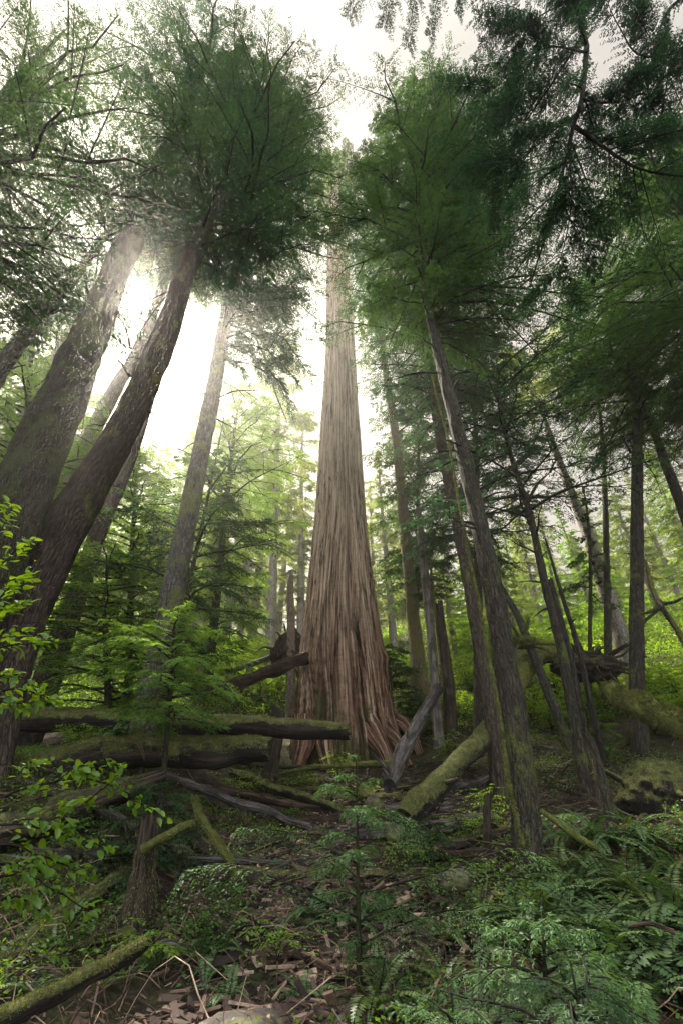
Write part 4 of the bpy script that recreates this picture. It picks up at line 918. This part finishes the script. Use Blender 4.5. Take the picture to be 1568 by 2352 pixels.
log('fallen_log', 'short grey log between the red chips and the cedar sapling', 'log', [(700, 1985, 12), (745, 1990, 18), (820, 2002, 14)], 7.0, 'wood_grey', 0, sides=14, seed=24, drop=.5, fine=.15)
rb = random.Random(31)
for k in range(84):                      # tangle of broken branches on the slope below the cedar
    a = rb.uniform(60, 1240) if k % 3 else rb.uniform(1230, 1540); b = rb.uniform(1740, 2060) if k % 3 else rb.uniform(1700, 1900); g0 = G(a, b); l = rb.uniform(.5, 1.8); w_ = rb.uniform(.008, .035); an = rb.uniform(-.9, .9) + (math.pi if rb.random() < .5 else 0)
    pts = [g0 + np.array([math.cos(an) * l * t, math.sin(an) * l * t, 0]) for t in (-.5, 0, .5)]; tl = rb.uniform(-.1, .35) * l
    for i, t in enumerate((-.5, 0, .5)): pts[i][2] = T(pts[i][0], pts[i][1]) + .06 + max(0, t * tl * 2) + .05 * (i == 1)
    mb = MB(g0); tube(mb, pts, [w_, w_ * .9, w_ * .45], 9, 14, rough=.25, rs=5, seed=k, cap0=True, jag=.6, fine=.1)
    if k % 2: tube(mb, [pts[1], pts[1] + np.array([math.cos(an + .8), math.sin(an + .8), .5]) * l * .15, pts[1] + np.array([math.cos(an + .6), math.sin(an + .6), .7]) * l * .3], [w_ * .5, w_ * .35, w_ * .12], 6, 6, rough=.2)
    tag(mb.build('broken_branch', ('wood_bare', 'wood_rot', 'wood_red', 'log_moss')[k % 4]), 'broken branch lying in the tangle on the slope below the cedar', 'branch', 'broken branches tangled on the slope')
for k in range(30):
    a = rb.uniform(430, 1080) if k < 20 else rb.uniform(40, 560); b = rb.uniform(1770, 2030) if k < 20 else rb.uniform(1830, 2200); g0 = G(a, b); l = rb.uniform(1.4, 4.0); w_ = rb.uniform(.05, .15); an = rb.choice([rb.uniform(-.5, .5), rb.uniform(.5, 1.4)]) + (math.pi if rb.random() < .5 else 0)
    u_ = np.linspace(-.5, .5, 7); pts = np.array([[g0[0] + math.cos(an) * l * t, g0[1] + math.sin(an) * l * t, 0] for t in u_]); pts[:, 2] = np.interp(u_, [-.5, .5], [T(*pts[0][:2]), T(*pts[-1][:2])]) + w_ * .3 + np.array([rb.uniform(-.4, .4) * w_ for _ in u_])
    pts[:, 2] = np.maximum(pts[:, 2], terr(pts[:, 0], pts[:, 1]) - w_ * .4)
    mb = MB(g0); V, F = tube(mb, pts, w_ * np.linspace(1, rb.uniform(.5, .9), 7), 18, 50, rough=.26, rs=4, seed=k + 60, cap0=True, jag=.9, fine=.16)
    o = mb.build('fallen_log', ('wood_red', 'wood_rot', 'wood_bare', 'log_moss')[k % 4]); tag(o, 'half rotten log sunk into the debris of the slope below the cedar', 'log', 'rotting logs sunk in the debris slope')
    if k % 4 == 3: mm = MB(g0); tufts(mm, V, F, 900, np.random.default_rng(k), .05, 0, .1, .8); mm.build('moss', 'moss_leaf', o)
tree('tree_stump', 'rotten narrow stump with jagged top at the lower left', 'stump', [(312, 2135, 84), (322, 2060, 66), (334, 1980, 54), (346, 1892, 50)], 7.2, 'wood_rot', sides=26, seed=51, snag=True, flare=1.35, rough=.2, fine=.12, jag=.35, moss=900)
tree('tree_stump', 'broken pinkish stump beside the end of the thick mossy log', 'stump', [(628, 1745, 34), (636, 1700, 30), (642, 1650, 28), (640, 1640, 18)], 15.5, 'wood_rot', sides=22, seed=52, snag=True, flare=1.3, rough=.2, fine=.14, jag=1.2)
tree('tree_stump', 'short red post-like stump left of the front twin trunk', 'stump', [(1118, 1890, 22), (1118, 1860, 20), (1120, 1835, 18)], 9.8, 'wood_rot', sides=14, seed=54, snag=True, flare=1.1, rough=.15, fine=.1, jag=.6)
def lump(name, label, cat, c, r, mat, seed, moss=0, roots=0, sub=5, amp=.3):
    import bmesh
    bm = bmesh.new(); bmesh.ops.create_icosphere(bm, subdivisions=sub, radius=1)
    V = np.array([v.co[:] for v in bm.verts]); F = np.array([[v.index for v in f.verts] for f in bm.faces]); bm.free()
    q = V * 1.3 + seed * 5.3; V2 = V * (1 + amp * fbm(q, 4) + amp * .4 * np.abs(vn(q * 3)))[:, None] * np.array(r)
    rng = np.random.default_rng(seed); c = np.array(c, float); mb = MB(c); mb.add(V2 + c, F, 0, V2, smooth=True)
    for k in range(roots):
        d = norm(rng.normal(0, 1, 3) * [1, .6, .8] + [0, -.5, .35]); p0 = c + d * np.array(r) * .7; l = rng.uniform(.4, 1.3)
        p1 = p0 + d * l * .6 + rng.normal(0, .15, 3); p2 = p1 + d * l * .4 + [0, 0, -rng.uniform(0, .4)]
        tube(mb, [p0, p1, p2], [.07, .045, .012], 7, 9, rough=.25, seed=k)
    o = mb.build(name, mat); tag(o, label, cat)
    if moss:
        n = len(F); f4 = np.concatenate([F, F[:, 2:3]], 1); mm = MB(c); tufts(mm, V2 + c, f4, moss, rng, .08, 0, .1, .8, .1); mm.build('moss', 'moss_leaf', o)
    return o
p = P(1345, 1530, 18); lump('root_mound', 'dark upturned root mass of a fallen tree on the right slope', 'root mass', p, (1.2, .7, .5), 'wood_rot', 81, 3500, 26)
p = G(1530, 1850); lump('root_mound', 'dark decayed stump overgrown with moss at the right edge', 'stump', p + [0, 0, .15], (.75, .6, .6), 'log_moss', 84, 2500, 4)
p = P(660, 1490, 24); lump('root_mound', 'black root tangle behind the slim grey broken snag', 'root mass', p, (.9, .6, 1.0), 'wood_rot', 82, 300, 12)
p = P(1205, 1474, 16.4); lump('moss_clump', 'mossy knot hanging over from the leaning grey pole', 'moss', p, (.42, .3, .22), 'moss', 83, 1500, 7, 4)
for (a, b, y, r, lab) in ((858, 1850, 11.0, (.20, .16, .18), 'upright grey stone beside the thin pale log'), (1040, 2020, 7.4, (.20, .18, .12), 'half buried mossy boulder under the drooping cedar sprays'), (905, 1912, 9.2, (.18, .14, .12), 'small reddish stone behind the cedar sapling')):
    p = P(a, b, y); p[2] = max(p[2], T(p[0], p[1]) + r[2] * .4); lump('stone', lab, 'stone', p, r, 'stone', int(a), 200, 0, 4, .22)
for a, b, y, r, lab in ((545, 2338, 5.0, (.26, .2, .05), 'broad flat stone slab at the bottom edge'), (610, 2300, 5.2, (.22, .12, .05), 'narrow flat stone slab at the bottom edge')):
    p = P(a, b, y); p[2] = T(p[0], p[1]) + .04; lump('stone_slab', lab, 'stone', p, r, 'stone', int(a), 0, 0, 4, .22)

# ================================================================== PLANTS
def frond(mb, p0, az, L, rng, up=1.1, mat=0, np_=26, wid=.12, smat=1):
    t = np.linspace(0, 1, 12); ang = up - t * rng.uniform(1.3, 2.0)
    d = np.stack([np.cos(ang) * math.cos(az), np.cos(ang) * math.sin(az), np.sin(ang)], 1)
    c = p0 + np.concatenate([[[0, 0, 0]], np.cumsum(d[:-1] * L / 11, 0)])
    c[:, :2] += np.array([-math.sin(az), math.cos(az)]) * (rng.normal(0, .06) * L * t ** 2)[:, None]
    tube(mb, c, np.linspace(.005, .0015, 12), 3, mat=smat, cap1=False)
    s = np.linspace(.10, .985, np_); f = s * 11; i = np.minimum(f.astype(int), 10); a = (f - i)[:, None]
    p = c[i] * (1 - a) + c[i + 1] * a; tg = norm(c[i + 1] - c[i]); sd = np.array([-math.sin(az), math.cos(az), 0.])
    ln = wid * np.minimum(1, s * 5 + .2) * (1 - s ** 2.2 * .92) * L / .8
    nup = norm(np.cross(tg, sd[None])) ; nup = np.where(nup[:, 2:3] < 0, -nup, nup)
    for sg in (1, -1):
        dd = norm(tg * .35 + sd * sg + nup * -.18 + rng.normal(0, .06, p.shape))
        rhombs(mb, p, dd, norm(nup + rng.normal(0, .15, p.shape)), ln, np.full(np_, L * .9 / np_), mat)
def fern_mesh(seed, n, L, mat='fern', up=(.7, 1.3)):
    rng = np.random.default_rng(seed); mb = MB()
    for k in range(n): frond(mb, np.array([rng.normal(0, .03), rng.normal(0, .03), 0]), k * 6.283 / n + rng.normal(0, .25), L * rng.uniform(.7, 1.15), rng, rng.uniform(*up) if k % 6 else .25, 0 if k % 6 else 2, 20 + 2 * (k % 5), .12 + .03 * (k % 3 - 1))
    return mb.build('sword_fern', [mat, 'twig', 'dead_frond'])
ft = [fern_mesh(91, 11, .75), fern_mesh(92, 14, .85), fern_mesh(93, 9, .7, 'fern', (.5, 1.0)), fern_mesh(94, 10, .75, 'fern_yellow')]
fu = set()
def fern(px, py, k, s, label, Y=None, rz=None, group='sword ferns on the forest floor'):
    p = G(px, py) if Y is None else P(px, py, Y)
    o = ft[k]
    if k in fu: o = o.copy(); COL.objects.link(o)
    fu.add(k); s = s * 1.3; o.location = p - [0, 0, .02]; o.scale = (s, s, s); o.rotation_euler = (0, 0, rs.uniform(0, 6.28) if rz is None else rz); tag(o, label, 'fern', group)
for a in [
    (1395, 1745, 0, 1.1, 'big drooping fern hanging beside the short mossy stem'), (1345, 1760, 2, .8, 'fern left of the short mossy stem'), (1480, 1720, 1, .8, 'fern below the fat mossy log near the right edge'),
    (1250, 1640, 0, .9, 'grey green fern just right of the front twin trunk at mid height'), (1270, 1570, 1, .9, 'fern at the foot of the slim forked tree'), (1385, 1575, 1, .9, 'fern tucked under the near end of the fat mossy log'),
    (1330, 1640, 2, .8, 'small fern between the forked tree and the bare stems'), (1215, 1580, 1, 1.0, 'fern in front of the pale curved log'),
    (1290, 1935, 0, .95, 'blue grey fern arching right of the front twin trunk base'), (1360, 1960, 1, 1.0, 'fern behind the yellow mossy branch'), (1430, 1950, 2, 1.0, 'fern in front of the decayed mossy stump'),
    (1490, 1945, 1, 1.0, 'pale fern spreading at the right edge above the yellow fern'), (1555, 1960, 0, 1.0, 'fern cut off by the right edge'), (1330, 2060, 1, .9, 'lush fern right of the twin trunk with fronds over it'),
    (1400, 2060, 0, .95, 'fern in the middle of the lower right fern bank'), (1480, 2070, 3, .9, 'yellow green fern in the lower right fern bank'), (1550, 2090, 3, .9, 'yellow green fern at the lower right edge'),
    (1260, 2150, 2, .9, 'low fern at the base of the front twin trunk'), (1370, 2180, 1, .85, 'fern below the reddish bare branch'), (1460, 2200, 0, .85, 'dark fern near the lower right corner'), (1545, 2230, 1, .8, 'fern low at the right edge under the yellow ones'),
    (930, 1905, 2, .6, 'small blue grey fern left of the mossy slanting log'), (560, 1985, 2, .5, 'small pale fern beside the crooked mossy stub'), (1150, 2180, 2, .7, 'small fern under the drooping sprays at lower centre'),
    (1320, 2300, 2, .7, 'fern near the bottom edge right of centre'), (700, 2290, 2, .6, 'small fern near the flat stone slabs'), (900, 2300, 0, .55, 'fern at the bottom centre'), (590, 1610, 1, .9, 'fern in the shadow below the propped brown log'), (640, 1600, 0, .9, 'fern against the cedar foot below the propped log')]:
    fern(*a)
fern(285, 1700, 1, .75, 'fern growing on the hump of the thick mossy log', 9.7)
fern(262, 1685, 0, .55, 'smaller fern behind the one on the mossy hump', 9.9)

def shrub_into(mb, base, rng, H, spread, nst, leafl, tw=7, nl=9, lm=0, sm=1, broad=True, flat=.15):
    for k in range(nst):
        a = rng.uniform(0, 6.28); l = H * rng.uniform(.6, 1.1); t = np.linspace(0, 1, 8)
        out = spread * rng.uniform(.3, 1) ; c = base + np.stack([math.cos(a) * out * t ** 1.6, math.sin(a) * out * t ** 1.6, l * (t - .18 * t ** 3)], 1); c[:, :2] += np.cumsum(rng.normal(0, .012 * H, (8, 2)), 0)
        tube(mb, c, np.linspace(.007 * H + .002, .002, 8), 5, mat=sm, cap1=False)
        P_, D_, N_ = [], [], []
        for j in range(tw):
            u = rng.uniform(.3, 1); i = min(int(u * 7), 6); p0 = c[i] + (c[i + 1] - c[i]) * (u * 7 - i)
            b = rng.uniform(0, 6.28); d = norm(np.array([math.cos(b), math.sin(b), rng.uniform(-.1, .35)])); tl = spread * rng.uniform(.4, .9)
            tt = np.linspace(0, 1, 5); q = p0 + d * (tl * tt)[:, None]; q[:, 2] -= tl * .2 * tt ** 2
            tube(mb, q, np.linspace(.003, .001, 5), 3, mat=sm, cap1=False)
            s = np.linspace(.15, 1, nl); pp = p0 + d * (tl * s)[:, None]; pp[:, 2] -= tl * .2 * s ** 2
            sd = np.array([-d[1], d[0], 0]); sg = np.where(np.arange(nl) % 2 == 0, 1, -1.)[:, None]
            dd = norm(d * .6 + sd * sg * .8 + rng.normal(0, .25, (nl, 3)) * [1, 1, .6] + [0, 0, -.12])
            P_.append(pp); D_.append(dd); N_.append(norm(rng.normal(0, flat + .15, (nl, 3)) + [0, 0, 1]))
        p, d, n_ = np.concatenate(P_), np.concatenate(D_), np.concatenate(N_); ln = leafl * rng.uniform(.6, 1.25, len(p))
        if broad: ovals(mb, p, d, n_, ln, ln * .55, lm)
        else: rhombs(mb, p, d, n_, ln, ln * .58, lm)
def shrub(px, py, H, spread, nst, leafl, label, Y=None, seed=1, lm='broad', name='shrub', tw=7, nl=9, group='bright leafed shrubs'):
    p = G(px, py) if Y is None else P(px, py, Y)
    if Y is not None: p[2] = T(p[0], p[1])
    mb = MB(p); shrub_into(mb, p, np.random.default_rng(seed + 300), H, spread, nst, leafl, tw, nl)
    tag(mb.build(name, [lm, 'twig']), label, 'shrub', group)
for k, a in enumerate([
    (575, 1770, 1.9, .75, 5, .085, 'bright layered shrub in front of the long log, left of the cedar'), (1062, 1790, 1.7, .70, 5, .085, 'bright shrub between the leaning pole and the twin trunks'),
    (775, 1790, 1.0, .65, 5, .06, 'fine leafed shrub before the middle of the cedar foot'), (1120, 1935, 1.3, .55, 5, .055, 'shrub at the left side of the front twin trunk'), (1075, 1960, .8, .55, 4, .05, 'low yellow green shrub left of the front twin trunk base'),
    (700, 1815, .6, .7, 6, .05, 'low leafy shrub spilling over the thin pale log'), (560, 1830, .7, .8, 7, .05, 'spreading small leafed shrub above the splintered red slab'), (830, 1850, .5, .6, 5, .045, 'ground hugging shrub beside the upright grey stone'),
    (660, 1900, .5, .7, 6, .045, 'trailing leaves over the edge of the red slab'), (255, 1645, 1.0, .6, 4, .07, 'small bright shrub on top of the long straight log'), (170, 1745, .9, .5, 5, .06, 'bright shrub between the two left logs near the leaning trunk'),
    (235, 1745, .8, .45, 5, .06, 'smaller shrub between the two left logs beside the fern'), (455, 1700, .9, .5, 4, .06, 'shrub growing at the foot of the grey mossy-edged trunk'), (930, 2010, .6, .5, 5, .045, 'leafy low shrub right of the cedar sapling'),
    (1000, 2080, .6, .55, 6, .045, 'small leafed shrub under the long drooping cedar branch'), (520, 2110, .6, .55, 6, .04, 'dark small leafed shrub below the crooked mossy stub'), (440, 2170, .5, .5, 6, .04, 'creeping shrub at the foot of the rotten narrow stump'),
    (640, 2210, .5, .4, 4, .045, 'small light green shrub over the flat stone slabs'), (1320, 1700, .5, .45, 4, .05, 'small shrub by the base of the slim forked tree'), (1400, 1660, .5, .5, 4, .05, 'small shrub below the fat mossy log'),
    (1180, 1800, .7, .5, 4, .05, 'shrub peeking out between the twin trunks'), (360, 2240, .5, .35, 3, .05, 'thin pale seedling stems at the lower left'), (150, 2000, .9, .6, 5, .05, 'dark shrub behind the broadleaf branches at lower left')]):
    shrub(*a[:5], a[5] * 1.15, a[6], seed=k, tw=13 if k < 5 or k in (9, 10, 11, 12) else 9, lm='broad_dark' if k in (8, 14, 15, 16, 22) else 'broad')
# shrubs on the slope
sz = [(880, 22, 'bright shrub massed at the right foot of the cedar', [(905, 22.5, 1.6), (925, 21.5, 1.3), (945, 23, 1.9), (980, 22, 1.4), (930, 25, 2.4), (1000, 24.5, 2.0), (1040, 23, 1.8), (1060, 26, 2.6)]),
      (0, 0, 'yellow green shrub on the slope behind the forked tree', [(1215, 19, 1.5), (1260, 20, 1.7), (1300, 21, 1.8), (1345, 20, 1.6), (1400, 19, 1.9), (1180, 21, 1.9), (1240, 24, 2.4), (1330, 25, 2.5)]),
      (0, 0, 'bright shrub around the upright dark trunk at the right edge', [(1425, 16.5, 1.5), (1490, 15.5, 1.6), (1520, 16.5, 2.0), (1550, 15, 1.6), (1580, 17, 2.2), (1500, 19, 2.4), (1440, 21, 2.2)]),
      (0, 0, 'leafy shrub on the slope left of the cedar', [(650, 27, 2.0), (610, 26, 2.2), (570, 25, 2.0), (530, 24.5, 2.1), (625, 31, 2.8), (575, 32, 3.0), (530, 29, 2.6), (480, 26, 2.2), (440, 28, 2.6), (400, 24, 2.2), (360, 21, 2.0), (320, 19, 1.8)])]
st = []
for v in range(3):
    mb = MB(); rg = np.random.default_rng(400 + v); shrub_into(mb, np.zeros(3), rg, 1.7, .95, 12, .13, 8, 9, broad=False); st.append(mb.build('slope_shrub', ['broad_far' if v < 2 else 'broad', 'twig']))
su = set(); c0 = 0
for _, _, lab, lst in sz:
    for px, Y, h in lst:
        o = st[c0 % 3]
        if c0 % 3 in su: o = o.copy(); COL.objects.link(o)
        su.add(c0 % 3); c0 += 1
        x = P(px, 1450, Y)[0]; f = h / 1.7; o.location = (x, Y, T(x, Y) - .05); o.scale = (f, f, f); o.rotation_euler = (0, 0, rs.uniform(0, 6.28)); tag(o, lab, 'shrub', lab.replace('shrub', 'shrubs', 1))

# saplings with flat drooping sprays
def sapling(name, label, px, py, Y, hgt, n, L, seed, lm='cedar_leaf', leafl=.05, droop=.9, tilt=(0, 0), W=.3, az=None, up=.35, dr=.5, K=24, m=7, group=None, extra=()):
    rng = np.random.default_rng(seed); p = P(px, py, Y); p[2] = T(p[0], p[1])
    root = empty(name, p, label, 'sapling', group)
    path = np.array([p - [0, 0, .1], p + [tilt[0] * .5, tilt[1] * .5, hgt * .5], p + [tilt[0], tilt[1], hgt]])
    mb = MB(p); tube(mb, path, [.022 + .006 * hgt, .016, .004], 9, 16, rough=.12, seed=seed); mb.build('trunk', 'bark_moss', root)
    mb = MB(p); crown(mb, smooth_path(path, 20), hgt * .12, hgt * 1.02, n, L, rng, 'dome', up, dr, K, m, leafl, W, 0, 1, .006, az, droop=droop, lmin=.3)
    for pl, yy in extra:
        c = smooth_path([P(a, b, y) for (a, b), y in zip(pl, yy)], 24); tube(mb, c, np.linspace(.011, .003, 24), 5, mat=1, cap1=False)
        spray(mb, c, .46, 44, 12, leafl * .75, rng, 0, droop * 1.1, .36, .8, .06, twigs=1)
    mb.build('crown', [lm, 'twig'], root); return root
sapling('cedar_sapling', 'slender cedar sapling with drooping flat sprays at lower centre', 825, 2260, 5.6, 1.9, 16, .7, 1, leafl=.05, extra=(
    ([(826, 2055), (930, 2025), (1050, 1990), (1170, 1950), (1240, 1965)], (5.6, 5.4, 5.2, 5.1, 5.0)), ([(822, 1985), (740, 1945), (660, 1912), (560, 1900)], (5.6, 5.5, 5.5, 5.4)), ([(826, 2110), (740, 2070), (640, 2020), (520, 1985), (440, 1995)], (5.6, 5.3, 5.1, 5.0, 4.9)), ([(824, 1900), (880, 1860), (940, 1880)], (5.6, 5.5, 5.4)), ([(828, 2170), (930, 2120), (1040, 2090), (1120, 2110)], (5.6, 5.2, 5.0, 4.8))))
sapling('hemlock_sapling', 'bushy dark hemlock sapling beneath the thick mossy log', 355, 1880, 8.2, 1.35, 44, .85, 2, 'needle', .05, .3, K=26)
sapling('hemlock_sapling', 'small hemlock sapling at the foot of the mossy slanting log', 985, 1900, 9.2, .8, 26, .55, 3, 'needle', .045, .3)
sapling('hemlock_sapling', 'wispy hemlock sapling across the bottom right', 1040, 2330, 3.2, .85, 34, 1.0, 4, 'cedar_leaf', .024, .45, W=.34, K=40, m=13)
sapling('hemlock_sapling', 'hemlock sapling with fine sprays near the bottom right corner', 1330, 2320, 3.0, .95, 34, 1.0, 5, 'needle', .024, .4, W=.34, K=40, m=13)
sapling('hemlock_sapling', 'hemlock sapling cut off by the bottom edge right of centre', 760, 2400, 3.0, .62, 26, .8, 6, 'cedar_leaf', .024, .45, W=.34, K=40, m=13)
sapling('hemlock_sapling', 'hemlock sapling at the very bottom right corner', 1520, 2400, 2.6, .7, 26, .9, 7, 'needle', .024, .4, W=.34, K=40, m=13)
for k in range(46):
    fern(rs.uniform(1180, 1590), rs.uniform(1880, 2330), (0, 1, 2, 0, 1, 3)[k % 6], rs.uniform(.6, 1.0), 'sword fern crowded among others in the lower right fern bank', None, None, 'crowded ferns of the lower right bank')
for k in range(22):
    fern(rs.uniform(60, 1180), rs.uniform(2040, 2330), (0, 3, 2, 1)[k % 4], rs.uniform(.4, .75), 'sword fern scattered over the debris slope at the bottom left and centre', None, None, 'scattered ferns of the debris slope')
sapling('cedar_sapling', 'leaning cedar sapling in front of the fern bank', 1210, 2230, 4.2, 1.0, 24, .75, 8, 'cedar_leaf', .045, .8, (.2, 0))
sapling('hemlock_sapling', 'young hemlock between the right shrubs in front of the dark root mass', 1310, 1590, 17.0, 1.7, 30, .9, 9, 'needle_bright', .10, .3)
sapling('hemlock_sapling', 'dense dark young hemlock pressed against the right foot of the cedar', 895, 1530, 22.8, 4.2, 60, 1.7, 10, 'needle', .13, .4)

# broadleaf shrub close to the viewer on the left
def near_shrub():
    rng = np.random.default_rng(55); base = np.array([-2.6, 1.5, T(-2.6, 1.5)])
    root = empty('broadleaf_shrub', base, 'near shrub with bright oval leaves reaching in from the left edge', 'shrub')
    br = [([(-60, 1330), (0, 1300), (40, 1262), (72, 1238)], 2.1), ([(-60, 1260), (-5, 1230), (15, 1190), (28, 1160)], 2.1), ([(-60, 1400), (0, 1368), (40, 1352), (75, 1318)], 2.1), ([(-60, 1460), (0, 1420), (38, 1395), (62, 1380)], 2.15), ([(-60, 1390), (-10, 1380), (40, 1330), (80, 1300)], 2.0),
          ([(-60, 1520), (0, 1488), (70, 1478), (120, 1470)], 2.0), ([(-60, 1500), (-10, 1470), (50, 1450), (90, 1462)], 2.1),
          ([(-60, 1610), (0, 1585), (70, 1590), (140, 1608)], 2.1), ([(-60, 1580), (0, 1555), (40, 1550), (90, 1580)], 2.2), ([(-60, 1650), (-10, 1620), (30, 1612), (70, 1625)], 2.1),
          ([(-60, 1850), (40, 1820), (150, 1792), (250, 1800), (310, 1838), (385, 1884)], 2.6), ([(150, 1792), (190, 1760), (240, 1752), (280, 1770)], 2.6), ([(60, 1815), (50, 1770), (90, 1752), (150, 1748)], 2.6), ([(250, 1800), (200, 1840), (160, 1848), (120, 1862)], 2.5), ([(120, 1800), (170, 1770), (205, 1778)], 2.5),
          ([(-60, 1900), (30, 1890), (110, 1905), (190, 1930), (250, 1955)], 2.3), ([(-60, 1960), (20, 1940), (90, 1965), (150, 1985), (205, 2000)], 2.3), ([(-60, 2030), (20, 2010), (80, 2020), (150, 2060), (230, 2105)], 2.2), ([(-60, 2000), (30, 1985), (70, 1990), (120, 2030)], 2.2), ([(-40, 2090), (20, 2060), (60, 2070), (100, 2100)], 2.2), ([(30, 1890), (80, 1880), (150, 1890)], 2.3)]
    for pl, Y in br:
        c = smooth_path([P(a, b, Y + .05 * i) for i, (a, b) in enumerate(pl)], 16); c[:, 2] += rng.normal(0, .004, 16)
        mb = MB(base); st_ = c
        if pl[0][0] <= -40: st_ = np.concatenate([smooth_path([base, (base + c[0]) / 2 + [-.25, 0, .25], c[0]], 8)[:-1], c])
        tube(mb, st_, np.linspace(.008 if len(st_) > 16 else .004, .0018, len(st_)), 6, mat=1, cap1=False)
        n = int(20 + np.linalg.norm(c[-1] - c[0]) * 60); s = np.sort(rng.uniform(.2, 1, n)) * 15; i = np.minimum(s.astype(int), 14); p = c[i] + (c[i + 1] - c[i]) * (s - i)[:, None]
        tg = norm(c[i + 1] - c[i]); sd = norm(np.cross(tg, [0, 0, 1.])); sg = np.where(np.arange(n) % 2 == 0, 1, -1.)[:, None]
        d = norm(tg * .6 + sd * sg * .8 + rng.normal(0, .35, (n, 3)) + [0, 0, -.05]); p = p + d * .012 + rng.normal(0, .012, (n, 3))
        nn = norm(rng.normal(0, .42, (n, 3)) + [0, -.15, 1]); ln = rng.uniform(.024, .060, n)
        ovals(mb, p, d, nn, ln, ln * .56, 0)
        mb.build('branch', ['broad', 'twig'], root)
near_shrub()

# ------------------------------------------------------------------ morning haze: even air round everything
def haze():
    s = NT('haze_air')
    v = s.n('ShaderNodeVolumePrincipled'); v.inputs['Color'].default_value = (.97, .96, .93, 1); v.inputs['Density'].default_value = .0014; v.inputs['Anisotropy'].default_value = .86
    s.t.links.new(v.outputs[0], s.out.inputs[1]); M['haze_air'] = s.m
    lo, hi = np.array([-310, -345, -12.]), np.array([310, 360, 130.])
    V = [[(lo, hi)[a][0], (lo, hi)[b][1], (lo, hi)[c][2]] for a in (0, 1) for b in (0, 1) for c in (0, 1)]
    mb = MB(); mb.add(V, [[0, 1, 3, 2], [4, 6, 7, 5], [0, 4, 5, 1], [2, 3, 7, 6], [0, 2, 6, 4], [1, 5, 7, 3]], smooth=False)
    tag(mb.build('haze', 'haze_air'), 'thin pale haze hanging between the trees', 'haze', kind='stuff')
haze()
